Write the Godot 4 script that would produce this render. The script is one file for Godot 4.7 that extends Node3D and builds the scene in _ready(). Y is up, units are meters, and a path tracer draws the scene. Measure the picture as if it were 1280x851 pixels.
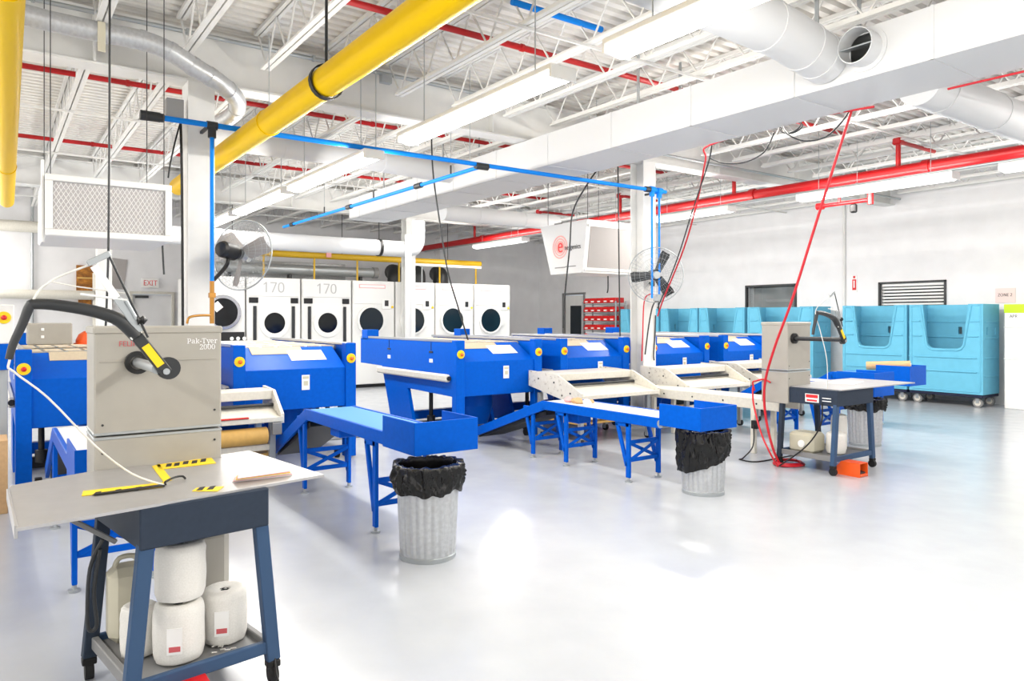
extends Node3D
# Commercial laundry hall. World axes follow the hall: -z runs to the dryers, +x to the wall with the carts. Metres.

const FOC := 911.0        # focal length in pixels of the 1280 x 851 frame
const HOR := 398.0        # pixel row of the horizon
const EYE := 1.65
const YAW := 0.6198       # camera turns right of -z by this angle
const XR := 15.8          # right wall
const ZB := -20.5         # back wall
const XL := -5.0
const ZF := 4.5
const DECK := 4.72

var M := {}
var taken := {}
var rng := RandomNumberGenerator.new()
var cache := {}

# ---------------------------------------------------------------- pixel rays (only for placing things on known planes)
func ray(px: float, py: float) -> Vector3:
	var a := (px - 640.0) / FOC
	var b := (HOR - py) / FOC
	return Vector3(sin(YAW) + cos(YAW) * a, b, -cos(YAW) + sin(YAW) * a)
func az(px: float, py: float, z: float) -> Vector3:
	var d := ray(px, py); return Vector3(0, EYE, 0) + d * (z / d.z)
func ax(px: float, py: float, x: float) -> Vector3:
	var d := ray(px, py); return Vector3(0, EYE, 0) + d * (x / d.x)
func fl(px: float, py: float, y := 0.0) -> Vector3:
	var d := ray(px, py); return Vector3(0, EYE, 0) + d * ((y - EYE) / d.y)

# ---------------------------------------------------------------- mesh builder
class MB:
	var v := PackedVector3Array()
	var n := PackedVector3Array()
	func tri(a: Vector3, b: Vector3, c: Vector3, na: Vector3, nb: Vector3, nc: Vector3) -> void:
		if (b - a).cross(c - a).dot(na + nb + nc) > 0.0:
			v.append_array([a, c, b]); n.append_array([na, nc, nb])
		else:
			v.append_array([a, b, c]); n.append_array([na, nb, nc])
	func quad(a: Vector3, b: Vector3, c: Vector3, d: Vector3, nn: Vector3) -> void:
		tri(a, b, c, nn, nn, nn); tri(a, c, d, nn, nn, nn)
	func face(a: Vector3, b: Vector3, c: Vector3, d: Vector3, out: Vector3) -> void:
		var nn := (b - a).cross(d - a)
		if nn.length() < 1e-12: nn = (c - b).cross(d - b)
		nn = nn.normalized()
		if nn.dot(out) < 0.0: nn = -nn
		quad(a, b, c, d, nn)
	func box(c: Vector3, s: Vector3, bev := 0.004, r := Basis()) -> MB:
		var h := s * 0.5
		var e := minf(bev, minf(h.x, minf(h.y, h.z)) * 0.6)
		var i := h - Vector3.ONE * e
		for k in 3:
			var u := (k + 1) % 3
			var w := (k + 2) % 3
			for sg in [-1.0, 1.0]:
				var q := []
				for p in [[-1, -1], [1, -1], [1, 1], [-1, 1]]:
					var t := Vector3.ZERO
					t[k] = h[k] * sg; t[u] = i[u] * p[0]; t[w] = i[w] * p[1]
					q.append(c + r * t)
				var nn := Vector3.ZERO
				nn[k] = sg
				quad(q[0], q[1], q[2], q[3], r * nn)
			if e > 0.0:
				for su in [-1.0, 1.0]:
					for sw in [-1.0, 1.0]:
						var a := Vector3.ZERO
						a[k] = i[k]; a[u] = h[u] * su; a[w] = i[w] * sw
						var b := a
						b[k] = -i[k]
						var g := Vector3.ZERO
						g[k] = i[k]; g[u] = i[u] * su; g[w] = h[w] * sw
						var d := g
						d[k] = -i[k]
						var nn := Vector3.ZERO
						nn[u] = su; nn[w] = sw
						quad(c + r * a, c + r * b, c + r * d, c + r * g, (r * nn).normalized())
		if e > 0.0:
			for sx in [-1.0, 1.0]:
				for sy in [-1.0, 1.0]:
					for sz in [-1.0, 1.0]:
						var g := Vector3(sx, sy, sz)
						var nn := (r * g).normalized()
						tri(c + r * (Vector3(h.x, i.y, i.z) * g), c + r * (Vector3(i.x, h.y, i.z) * g), c + r * (Vector3(i.x, i.y, h.z) * g), nn, nn, nn)
		return self
	# a bar of rectangular section from a to b, w wide (sideways), t thick
	func bar(a: Vector3, b: Vector3, w: float, t: float, bev := 0.003, side := Vector3.ZERO) -> MB:
		var d := b - a
		var y := d.normalized()
		var x := side
		if x == Vector3.ZERO:
			x = Vector3.UP.cross(y)
			if x.length() < 0.01: x = Vector3.RIGHT
		x = (x - y * x.dot(y)).normalized()
		var z := x.cross(y).normalized()
		return box((a + b) * 0.5, Vector3(w, d.length(), t), bev, Basis(x, y, z))
	func tube(pts: Array, r, seg := 10, caps := true) -> MB:
		var m := pts.size()
		var t0: Vector3 = (pts[1] - pts[0]).normalized()
		var u := Vector3.UP.cross(t0)
		if u.length() < 0.05: u = Vector3.RIGHT.cross(t0)
		u = u.normalized()
		var rings := []
		var nrm := []
		for i in m:
			var t: Vector3 = (pts[mini(i + 1, m - 1)] - pts[maxi(i - 1, 0)]).normalized()
			u = (u - t * u.dot(t)).normalized()
			var w := t.cross(u)
			var rr: float = r[i] if r is Array else r
			var ring := PackedVector3Array()
			var nr := PackedVector3Array()
			for k in seg:
				var g := TAU * k / seg
				var d := u * cos(g) + w * sin(g)
				ring.append(pts[i] + d * rr); nr.append(d)
			rings.append(ring); nrm.append(nr)
		for i in m - 1:
			for k in seg:
				var j := (k + 1) % seg
				tri(rings[i][k], rings[i + 1][k], rings[i + 1][j], nrm[i][k], nrm[i + 1][k], nrm[i + 1][j])
				tri(rings[i][k], rings[i + 1][j], rings[i][j], nrm[i][k], nrm[i + 1][j], nrm[i][j])
		if caps:
			for e in [[0, -t0], [m - 1, (pts[m - 1] - pts[m - 2]).normalized()]]:
				for k in seg:
					tri(pts[e[0]], rings[e[0]][k], rings[e[0]][(k + 1) % seg], e[1], e[1], e[1])
		return self
	# profile: Vector2(radius, along); turned about the y axis of xf
	func lathe(prof: Array, seg := 20, xf := Transform3D()) -> MB:
		for i in prof.size() - 1:
			var p: Vector2 = prof[i]
			var q: Vector2 = prof[i + 1]
			var d := q - p
			if d.length() < 1e-7: continue
			var nn := Vector2(d.y, -d.x).normalized()
			for k in seg:
				var g := TAU * k / seg
				var h := TAU * (k + 1) / seg
				var a := xf * Vector3(p.x * cos(g), p.y, p.x * sin(g))
				var b := xf * Vector3(q.x * cos(g), q.y, q.x * sin(g))
				var c := xf * Vector3(q.x * cos(h), q.y, q.x * sin(h))
				var e := xf * Vector3(p.x * cos(h), p.y, p.x * sin(h))
				var ng := (xf.basis * Vector3(nn.x * cos(g), nn.y, nn.x * sin(g))).normalized()
				var nh := (xf.basis * Vector3(nn.x * cos(h), nn.y, nn.x * sin(h))).normalized()
				tri(a, b, c, ng, ng, nh); tri(a, c, e, ng, nh, nh)
		return self
	# polygon in xf's xy plane, extruded over z from -depth/2 to depth/2
	func prism(poly: Array, depth: float, xf := Transform3D()) -> MB:
		var pv := PackedVector2Array(poly)
		var idx := Geometry2D.triangulate_polygon(pv)
		var h := depth * 0.5
		for s in [-1.0, 1.0]:
			var nn: Vector3 = (xf.basis * Vector3(0, 0, s)).normalized()
			for i in range(0, idx.size(), 3):
				tri(xf * Vector3(pv[idx[i]].x, pv[idx[i]].y, h * s), xf * Vector3(pv[idx[i + 1]].x, pv[idx[i + 1]].y, h * s), xf * Vector3(pv[idx[i + 2]].x, pv[idx[i + 2]].y, h * s), nn, nn, nn)
		var area := 0.0
		for i in pv.size():
			var p := pv[i]
			var q := pv[(i + 1) % pv.size()]
			area += p.x * q.y - q.x * p.y
		for i in pv.size():
			var p := pv[i]
			var q := pv[(i + 1) % pv.size()]
			var d := q - p
			var o := Vector2(d.y, -d.x).normalized() * (1.0 if area > 0.0 else -1.0)
			quad(xf * Vector3(p.x, p.y, -h), xf * Vector3(q.x, q.y, -h), xf * Vector3(q.x, q.y, h), xf * Vector3(p.x, p.y, h), (xf.basis * Vector3(o.x, o.y, 0)).normalized())
		return self
	# smooth grid: rows of points
	func grid(rows: Array, closed := false) -> MB:
		var nr := rows.size()
		var nc: int = rows[0].size()
		var nn := []
		for i in nr:
			var line := PackedVector3Array()
			for j in nc:
				var l: int = (j - 1 + nc) % nc if closed else maxi(j - 1, 0)
				var r: int = (j + 1) % nc if closed else mini(j + 1, nc - 1)
				var du: Vector3 = rows[i][r] - rows[i][l]
				var dv: Vector3 = rows[mini(i + 1, nr - 1)][j] - rows[maxi(i - 1, 0)][j]
				line.append(du.cross(dv).normalized())
			nn.append(line)
		for i in nr - 1:
			for j in (nc if closed else nc - 1):
				var k := (j + 1) % nc
				tri(rows[i][j], rows[i + 1][j], rows[i + 1][k], nn[i][j], nn[i + 1][j], nn[i + 1][k])
				tri(rows[i][j], rows[i + 1][k], rows[i][k], nn[i][j], nn[i + 1][k], nn[i][k])
		return self
	func mesh() -> ArrayMesh:
		var arr := []
		arr.resize(Mesh.ARRAY_MAX)
		arr[Mesh.ARRAY_VERTEX] = v
		arr[Mesh.ARRAY_NORMAL] = n
		var m := ArrayMesh.new()
		m.add_surface_from_arrays(Mesh.PRIMITIVE_TRIANGLES, arr)
		return m

func mb() -> MB:
	return MB.new()

func smooth(pts: Array, sub := 6) -> Array:
	var out := []
	var m := pts.size()
	for i in m - 1:
		var p0: Vector3 = pts[maxi(i - 1, 0)]
		var p1: Vector3 = pts[i]
		var p2: Vector3 = pts[i + 1]
		var p3: Vector3 = pts[mini(i + 2, m - 1)]
		for k in sub:
			out.append(p1.cubic_interpolate(p2, p0, p3, float(k) / sub))
	out.append(pts[m - 1])
	return out

# axis transform: y of the shape runs along d from o
func along(o: Vector3, d: Vector3) -> Transform3D:
	var y := d.normalized()
	var x := y.cross(Vector3.UP)
	if x.length() < 0.01: x = Vector3.RIGHT
	x = x.normalized()
	return Transform3D(Basis(x, y, x.cross(y)), o)

# the plane x = const with polygon axes (z, y): polygon x -> world z
func zy(x: float) -> Transform3D:
	return Transform3D(Basis(Vector3(0, 0, 1), Vector3(0, 1, 0), Vector3(-1, 0, 0)), Vector3(x, 0, 0))

# ---------------------------------------------------------------- nodes
func numbered(called: String) -> String:
	var k: int = taken.get(called, 0)
	taken[called] = k + 1
	return called if k == 0 else "%s_%03d" % [called, k]

func thing(called: String, label: String, category: String, at := Vector3.ZERO, turn := 0.0, group := "") -> Node3D:
	var o := Node3D.new()
	o.name = numbered(called)
	add_child(o)
	o.position = at
	o.rotation.y = turn
	tag(o, label, category, group)
	return o

func tag(o: Node, label: String, category: String, group := "") -> void:
	o.set_meta("label", label)
	o.set_meta("category", category)
	if group: o.set_meta("group", group)

func part(parent: Node, called: String, b, material: Material, at := Vector3.ZERO, label := "") -> MeshInstance3D:
	var o := MeshInstance3D.new()
	o.mesh = b.mesh() if b is MB else b
	o.material_override = material
	o.position = at
	o.cast_shadow = GeometryInstance3D.SHADOW_CASTING_SETTING_ON
	if parent == self:
		o.name = numbered(called)
		add_child(o)
	else:
		o.name = called
		parent.add_child(o, true)
	if label: o.set_meta("label", label)
	return o

func solo(called: String, b, material: Material, label: String, category: String, group := "") -> MeshInstance3D:
	var o := part(self, called, b, material)
	tag(o, label, category, group)
	return o

func struct(called: String, b, material: Material, label := "") -> MeshInstance3D:
	var o := part(self, called, b, material)
	o.set_meta("kind", "structure")
	if label: o.set_meta("label", label)
	return o

func words(parent: Node, called: String, text: String, high: float, material: Material, xf: Transform3D, serif := false) -> MeshInstance3D:
	var t := TextMesh.new()
	var f := SystemFont.new()
	f.font_names = PackedStringArray(["Droid Serif" if serif else "Droid Sans"])
	t.font = f
	t.font_size = 32
	t.text = text
	t.pixel_size = high / 32.0
	t.depth = 0.003
	t.curve_step = 2.0
	t.material = material
	var o := MeshInstance3D.new()
	o.mesh = t
	o.transform = xf
	o.name = called
	parent.add_child(o, true)
	return o

# ---------------------------------------------------------------- materials
func noise_tex(freq: float, low: Color, high: Color, seed_: int, fractal := 3, size := 256, normal := false) -> NoiseTexture2D:
	var nz := FastNoiseLite.new()
	nz.seed = seed_
	nz.frequency = freq
	nz.fractal_octaves = fractal
	var t := NoiseTexture2D.new()
	t.width = size; t.height = size
	t.seamless = true
	t.noise = nz
	if normal:
		t.as_normal_map = true
		t.bump_strength = 2.0
	else:
		var g := Gradient.new()
		g.set_color(0, low); g.set_color(1, high)
		t.color_ramp = g
	return t

func mat(called: String, c: Color, rough := 0.5, metal := 0.0) -> StandardMaterial3D:
	var m := StandardMaterial3D.new()
	m.resource_name = called
	m.albedo_color = c
	m.roughness = rough
	m.metallic = metal
	M[called] = m
	return m

func grained(m: StandardMaterial3D, tex: Texture2D, scale: float) -> void:
	m.albedo_texture = tex
	m.uv1_triplanar = true
	m.uv1_world_triplanar = true
	m.uv1_scale = Vector3.ONE * scale

func make_materials() -> void:
	var mottled := noise_tex(0.02, Color(0.965, 0.965, 0.965), Color(1, 1, 1), 3)
	var wear := noise_tex(0.05, Color(0.94, 0.94, 0.94), Color(1, 1, 1), 5, 5)
	var scuff := noise_tex(0.012, Color(0.965, 0.965, 0.97), Color(1, 1, 1), 8, 4, 512)
	var m := mat("epoxy_floor", Color(0.735, 0.75, 0.77), 0.16)
	grained(m, scuff, 0.35)
	m.roughness_texture = noise_tex(0.02, Color(0.8, 0.8, 0.8), Color(1, 1, 1), 11, 4, 512)
	m.roughness = 0.24
	m.normal_enabled = true
	m.normal_texture = noise_tex(0.006, Color.BLACK, Color.WHITE, 21, 2, 512, true)
	m.normal_scale = 0.035
	grained(mat("wall_paint", Color(0.93, 0.93, 0.935), 0.7), mottled, 0.3)
	grained(mat("steel_white", Color(0.90, 0.90, 0.89), 0.55), mottled, 0.6)
	grained(mat("deck_white", Color(0.90, 0.89, 0.87), 0.6), mottled, 0.6)
	mat("duct_white", Color(0.81, 0.815, 0.82), 0.6)
	grained(mat("blue", Color(0.0, 0.35, 0.78), 0.36), wear, 1.3)
	mat("navy", Color(0.04, 0.08, 0.2), 0.5)
	mat("black", Color(0.035, 0.035, 0.04), 0.5)
	mat("rubber", Color(0.05, 0.05, 0.055), 0.65)
	mat("charcoal", Color(0.16, 0.17, 0.18), 0.45)
	mat("grey", Color(0.5, 0.5, 0.5), 0.5)
	mat("aluminium", Color(0.75, 0.76, 0.78), 0.32, 0.9)
	grained(mat("galvanised", Color(0.80, 0.81, 0.82), 0.38, 0.6), noise_tex(0.06, Color(0.88, 0.88, 0.88), Color(1, 1, 1), 31, 4), 1.6)
	mat("zinc", Color(0.68, 0.70, 0.71), 0.4, 0.6)
	mat("chrome", Color(0.82, 0.83, 0.85), 0.18, 1.0)
	mat("white_enamel", Color(0.91, 0.91, 0.90), 0.35)
	grained(mat("old_white", Color(0.86, 0.845, 0.80), 0.5), wear, 1.6)
	grained(mat("belt", Color(0.80, 0.74, 0.64), 0.7), wear, 2.0)
	grained(mat("belt_white", Color(0.88, 0.89, 0.9), 0.55), mottled, 2.0)
	mat("belt_blue", Color(0.36, 0.60, 0.80), 0.4)
	grained(mat("taupe", Color(0.66, 0.645, 0.61), 0.45), mottled, 1.0)
	mat("slate", Color(0.21, 0.245, 0.30), 0.5)
	grained(M["slate"], wear, 2.0)
	mat("slate_blue", Color(0.24, 0.33, 0.45), 0.45)
	grained(mat("brushed", Color(0.73, 0.725, 0.725), 0.36, 0.55), mottled, 1.5)
	mat("yellow_pipe", Color(0.98, 0.80, 0.03), 0.4)
	mat("yellow", Color(0.97, 0.82, 0.05), 0.45)
	mat("gas_yellow", Color(0.82, 0.66, 0.10), 0.45)
	mat("red_pipe", Color(0.72, 0.06, 0.08), 0.4)
	mat("red", Color(0.80, 0.10, 0.10), 0.4)
	mat("red_hose", Color(0.78, 0.10, 0.16), 0.45)
	mat("orange", Color(0.94, 0.36, 0.10), 0.4)
	mat("stop_orange", Color(0.92, 0.42, 0.08), 0.4)
	mat("air_blue", Color(0.10, 0.52, 0.90), 0.35)
	grained(mat("cart_blue", Color(0.43, 0.735, 0.85), 0.45), mottled, 0.9)
	m = mat("bag", Color(0.02, 0.02, 0.022), 0.26)
	m.metallic_specular = 0.45
	grained(mat("twine", Color(0.93, 0.92, 0.90), 0.8), noise_tex(0.09, Color(0.93, 0.93, 0.92), Color(1, 1, 1), 41, 4), 5.0)
	mat("plastic_beige", Color(0.78, 0.76, 0.68), 0.5)
	grained(mat("kraft", Color(0.80, 0.65, 0.47), 0.75), wear, 2.0)
	grained(mat("wood", Color(0.83, 0.66, 0.36), 0.6), wear, 1.2)
	grained(mat("amber", Color(0.80, 0.53, 0.16), 0.6), noise_tex(0.03, Color(0.55, 0.5, 0.42), Color(1, 1, 1), 51, 4), 0.9)
	mat("paper", Color(0.94, 0.94, 0.93), 0.7)
	mat("ink", Color(0.12, 0.12, 0.13), 0.7)
	mat("pale_ink", Color(0.72, 0.72, 0.72), 0.6)
	mat("text_white", Color(0.96, 0.96, 0.96), 0.6)
	mat("text_red", Color(0.85, 0.16, 0.18), 0.6)
	mat("maker_red", Color(0.80, 0.36, 0.38), 0.6)
	mat("pink", Color(0.92, 0.66, 0.66), 0.7)
	mat("ring_pink", Color(0.92, 0.64, 0.62), 0.7)
	mat("pale_pink", Color(0.92, 0.83, 0.82), 0.7)
	mat("lime", Color(0.74, 0.90, 0.10), 0.6)
	mat("door_glass", Color(0.06, 0.075, 0.085), 0.08)
	mat("drum_blue", Color(0.05, 0.11, 0.15), 0.12)
	mat("office_dark", Color(0.20, 0.20, 0.21), 0.6)
	m = mat("pane", Color(0.75, 0.8, 0.82, 0.15), 0.04)
	m.transparency = BaseMaterial3D.TRANSPARENCY_ALPHA
	grained(mat("filter", Color(0.72, 0.70, 0.69), 0.85), noise_tex(0.12, Color(0.86, 0.86, 0.86), Color(1, 1, 1), 61, 3), 3.0)
	for k in ["blue", "yellow_pipe", "air_blue", "slate", "slate_blue", "cart_blue", "belt_blue"]: M[k].metallic_specular = 0.22
	var grime := noise_tex(0.03, Color(0.62, 0.60, 0.58), Color(1, 1, 1), 77, 5, 512)
	grime.color_ramp.set_color(1, Color(1, 1, 1))
	grime.color_ramp.add_point(0.15, Color(0.78, 0.76, 0.74))
	grime.color_ramp.add_point(0.24, Color(0.96, 0.955, 0.95))
	grained(mat("grimy_white", Color(0.86, 0.845, 0.80), 0.5), grime, 0.9)
	mat("filter_light", Color(0.71, 0.695, 0.695), 0.85)
	mat("brass", Color(0.72, 0.52, 0.26), 0.35, 0.8)
	m = mat("lamp_lens", Color(0.97, 0.97, 0.97), 0.4)
	m.emission_enabled = true
	m.emission = Color(1.0, 0.985, 0.96)
	m.emission_energy_multiplier = LENS_GLOW

const LENS_GLOW := 4.0
const LAMP_DOWN := 2.7
const LAMP_SIDE := 3.7

# ================================================================ build
func _ready() -> void:
	rng.seed = 7
	var cam := Camera3D.new()
	cam.name = "camera"
	add_child(cam)
	cam.position = Vector3(0, EYE, 0)
	cam.rotation.y = -YAW
	var near := 0.05
	cam.set_frustum(near * 851.0 / FOC, Vector2(0, -(425.5 - HOR) / FOC * near), near, 100.0)
	cam.current = true
	var we := WorldEnvironment.new()
	we.name = "environment"
	var env := Environment.new()
	env.background_mode = Environment.BG_COLOR
	env.background_color = Color(0.75, 0.8, 0.85)
	env.tonemap_mode = Environment.TONE_MAPPER_LINEAR
	env.tonemap_exposure = 1.36
	env.sdfgi_enabled = true
	env.ssao_enabled = true
	env.ssil_enabled = true
	we.environment = env
	add_child(we)
	make_materials()
	lamps()
	shell()
	roof()
	ducts()
	pipes()
	back_equipment()
	right_side()
	folders()
	conveyors()
	tyers()
	hung()
	cables()
	bits()

# ---------------------------------------------------------------- lamps
func lamp(at: Vector3, length: float, label: String, group: String, chain := true) -> void:
	var t := thing("fluorescent_fixture", label, "light fixture", at, 0.0, group)
	part(t, "housing", mb().box(Vector3(0, 0.045, 0), Vector3(0.24, 0.05, length), 0.012), M.white_enamel)
	var prof := []
	for k in 9:
		var g := PI * k / 8.0
		prof.append(Vector2(cos(g) * 0.115, 0.02 - sin(g) * 0.07))
	part(t, "lens", mb().prism(prof, length - 0.06), M.lamp_lens)
	for s in [-1.0, 1.0]:
		part(t, "end_cap", mb().box(Vector3(0, 0.015, s * (length * 0.5 - 0.01)), Vector3(0.245, 0.10, 0.025), 0.006), M.white_enamel)
		if chain:
			part(t, "hanger_rod", mb().tube([Vector3(0, 0.06, s * length * 0.36), Vector3(0, 4.70 - at.y, s * length * 0.36)], 0.005, 6), M.zinc)
	for q in [[0.0, 0.0, -0.062, LAMP_DOWN], [1.25, 0.128, -0.02, LAMP_SIDE], [-1.25, -0.128, -0.02, LAMP_SIDE]]:
		var l := AreaLight3D.new()
		l.name = "tube_light"
		l.area_size = Vector2(0.20 if q[0] == 0.0 else 0.07, length - 0.08)
		l.light_energy = q[3]
		l.light_color = Color(1.0, 0.985, 0.96)
		l.basis = Basis(Vector3.BACK, q[0]) * Basis(Vector3.RIGHT, -PI / 2)
		l.position = Vector3(q[1], q[2], 0)
		l.shadow_enabled = true
		l.area_range = 40.0
		t.add_child(l, true)

func lamps() -> void:
	var g1 := "fluorescent fixtures in the row beside the yellow pipe"
	var names := {0: "long lit strip light above the open floor and tying table", 1: "lit strip light just before the plate girder", 2: "lit strip light between the blue air pipe and the yellow pipe", 3: "lit strip light beyond the blue air pipe", 4: "lit strip light behind the round wall fan"}
	var zs := [[-1.15, -3.55], [-4.09, -6.53], [-7.31, -9.85], [-10.09, -12.6], [-12.85, -15.3]]
	for i in zs.size():
		var a: float = zs[i][0]
		var b: float = zs[i][1]
		lamp(Vector3(3.38, 3.42, (a + b) * 0.5), a - b, names[i], g1)
	lamp(Vector3(3.38, 3.42, 0.6), 2.44, "lit strip light overhead, first in the yellow pipe's row", g1)
	lamp(Vector3(3.38, 3.42, 3.1), 2.44, "lit strip light by the front wall, end of the yellow pipe's row", g1)
	var g2 := "fluorescent fixtures in the row below the red sprinkler main"
	var k := 0.945
	var r2 := [[1195.0, 1000.0, "lit strip light under the red main before the blue carts"], [915.0, 822.0, "lit strip light under the red main beside the white column"], [657.0, 595.0, "lit strip light over the far end of the dryer row"], [780.0, 712.0, "lit strip light behind the hanging hopper box"]]
	for r in r2:
		var p := ax(r[0], 240, 11.0 * k)
		var q := ax(r[1], 240, 11.0 * k)
		lamp(Vector3(11.0 * k, 3.53, (p.z + q.z) * 0.5), absf(p.z - q.z), r[2], g2)
	lamp(Vector3(11.0 * k, 3.53, -2.75), 2.3, "lit strip light under the red main nearest the storage boxes", g2)
	lamp(Vector3(11.0 * k, 3.53, 0.3), 2.3, "lit strip light along the open floor past the red main", g2)
	var g3 := "added fluorescent fixtures hidden beside the rectangular duct"
	for z in [-5.4, -13.2]:  # added out of sight to brighten the far wall and ceiling
		lamp(Vector3(7.35, 4.0, z), 2.3, "added strip light hidden up beside the rectangular duct", g3)
	for z in [-19.0, -16.0, -12.0, -7.5, -3.0, 1.5]:  # unseen fixtures; the two rearmost added to brighten the back wall
		lamp(Vector3(-2.6 if z > -18.0 else -1.2, 3.42, z), 2.44, "lit strip light in the unseen row along the left wall", "unseen fluorescent fixtures along the left wall")

# ---------------------------------------------------------------- shell
func wall_x(x0: float, x1: float, z0: float, z1: float, h: float, holes: Array) -> MB:
	# wall of constant x from z0 to z1; holes: [za, zb, ya, yb]; decomposed into boxes
	var b := mb()
	var cuts := [z0, z1]
	for q in holes: cuts.append_array([q[0], q[1]])
	cuts.sort()
	for i in cuts.size() - 1:
		var a: float = cuts[i]
		var e: float = cuts[i + 1]
		if e - a < 0.001: continue
		var mid := (a + e) * 0.5
		var ys := [[0.0, h]]
		for q in holes:
			if mid > q[0] and mid < q[1]:
				ys = [[0.0, q[2]], [q[3], h]]
		for y in ys:
			if y[1] - y[0] > 0.001:
				b.box(Vector3((x0 + x1) * 0.5, (y[0] + y[1]) * 0.5, mid), Vector3(x1 - x0, y[1] - y[0], e - a), 0.0)
	return b

func shell() -> void:
	struct("floor", mb().box(Vector3((XL + XR) / 2, -0.1, (ZB + ZF) / 2), Vector3(XR - XL + 0.6, 0.2, ZF - ZB + 0.6), 0.0), M.epoxy_floor)
	var w1 := [-11.75, -10.34, 1.5, 2.47]
	var w2 := [-8.3, -6.95, 1.55, 2.42]
	var dr := [-19.1, -18.04, 0.0, 2.46]
	struct("wall_right", wall_x(XR, XR + 0.3, ZB, ZF, DECK + 0.4, [w1, w2, dr]), M.wall_paint)
	# back wall with a doorway
	var b := mb()
	b.box(Vector3((XL + 2.87) / 2, 2.5, ZB - 0.15), Vector3(2.87 - XL, 5.2, 0.3), 0.0)
	b.box(Vector3((3.8 + XR) / 2, 2.5, ZB - 0.15), Vector3(XR - 3.8, 5.2, 0.3), 0.0)
	b.box(Vector3((2.87 + 3.8) / 2, (2.28 + 5.1) / 2, ZB - 0.15), Vector3(0.93, 5.1 - 2.28, 0.3), 0.0)
	struct("wall_back", b, M.wall_paint)
	struct("wall_left", mb().box(Vector3(XL - 0.15, 2.5, (ZB + ZF) / 2), Vector3(0.3, 5.2, ZF - ZB + 0.6), 0.0), M.wall_paint)
	struct("wall_front", mb().box(Vector3((XL + XR) / 2, 2.5, ZF + 0.15), Vector3(XR - XL + 0.6, 5.2, 0.3), 0.0), M.wall_paint)
	# office window: frame, pane and the dim room behind it
	var w := struct("window_1", mb().box(Vector3(XR + 1.2, 2.0, -11.05), Vector3(0.05, 1.2, 2.2), 0.0), M.office_dark, "dark office window above the blue carts")
	part(w, "window_frame", mb().box(Vector3(XR, 2.47, -11.045), Vector3(0.08, 0.05, 1.46)).box(Vector3(XR, 1.5, -11.045), Vector3(0.08, 0.05, 1.46)).box(Vector3(XR, 1.985, -11.75), Vector3(0.08, 1.0, 0.05)).box(Vector3(XR, 1.985, -10.34), Vector3(0.08, 1.0, 0.05)), M.charcoal)
	part(w, "pane", mb().box(Vector3(XR + 0.1, 1.985, -11.045), Vector3(0.006, 0.93, 1.37), 0.0), M.pane)
	part(w, "office_box", mb().box(Vector3(XR + 0.75, 1.35, -11.05), Vector3(0.9, 0.05, 2.2), 0.0).box(Vector3(XR + 0.75, 2.65, -11.05), Vector3(0.9, 0.05, 2.2), 0.0).box(Vector3(XR + 0.75, 2.0, -12.17), Vector3(0.9, 1.3, 0.05), 0.0).box(Vector3(XR + 0.75, 2.0, -9.93), Vector3(0.9, 1.3, 0.05), 0.0), M.office_dark)
	part(w, "notice_board", mb().box(Vector3(XR + 1.13, 2.05, -10.75), Vector3(0.04, 0.6, 0.7)), M.wood)
	part(w, "office_shelf", mb().box(Vector3(XR + 1.05, 2.12, -11.5), Vector3(0.2, 0.06, 0.7)), M.grey)
	# window with a slatted blind
	w = struct("window_2", mb().box(Vector3(XR + 0.2, 1.985, -7.625), Vector3(0.02, 0.87, 1.35), 0.0), M.charcoal, "window with a white slatted blind above the carts")
	part(w, "window_frame", mb().box(Vector3(XR - 0.005, 2.42, -7.625), Vector3(0.06, 0.04, 1.39)).box(Vector3(XR - 0.005, 1.55, -7.625), Vector3(0.06, 0.04, 1.39)).box(Vector3(XR - 0.005, 1.985, -8.3), Vector3(0.06, 0.9, 0.04)).box(Vector3(XR - 0.005, 1.985, -6.95), Vector3(0.06, 0.9, 0.04)), M.charcoal)
	part(w, "blind_head", mb().box(Vector3(XR + 0.05, 2.37, -7.625), Vector3(0.05, 0.06, 1.28)), M.paper)
	var slat := mb().box(Vector3.ZERO, Vector3(0.006, 0.042, 1.28), 0.001, Basis(Vector3.BACK, 0.25)).mesh()
	for i in 11:
		part(w, "slat", slat, M.paper, Vector3(XR + 0.05, 2.30 - i * 0.068, -7.625))
	# service door with glass
	w = struct("door_1", mb().box(Vector3(XR + 0.06, 1.22, -18.57), Vector3(0.05, 2.4, 1.0)), M.steel_white, "white door with a tall glass pane")
	part(w, "door_frame", mb().box(Vector3(XR, 2.47, -18.57), Vector3(0.1, 0.07, 1.16)).box(Vector3(XR, 1.23, -19.1), Vector3(0.1, 2.46, 0.09)).box(Vector3(XR, 1.23, -18.04), Vector3(0.1, 2.46, 0.05)), M.grey)
	part(w, "pane", mb().box(Vector3(XR + 0.028, 1.5, -18.52), Vector3(0.02, 1.15, 0.55)), M.drum_blue)
	part(w, "push_bar", mb().box(Vector3(XR + 0.0, 1.0, -18.55), Vector3(0.06, 0.06, 0.8)), M.zinc)
	# doorway in the back wall
	w = struct("door_2", mb().box(Vector3(3.335, 1.13, ZB - 0.08), Vector3(0.93, 2.26, 0.05)), M.wall_paint, "pale door under the exit sign")
	part(w, "door_frame", mb().box(Vector3(3.335, 2.3, ZB + 0.01), Vector3(1.05, 0.07, 0.08)).box(Vector3(2.85, 1.14, ZB + 0.01), Vector3(0.06, 2.28, 0.08)).box(Vector3(3.82, 1.14, ZB + 0.01), Vector3(0.06, 2.28, 0.08)), M.old_white)
	part(w, "door_closer", mb().box(Vector3(3.1, 2.2, ZB - 0.02), Vector3(0.3, 0.06, 0.06)), M.charcoal)
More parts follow.
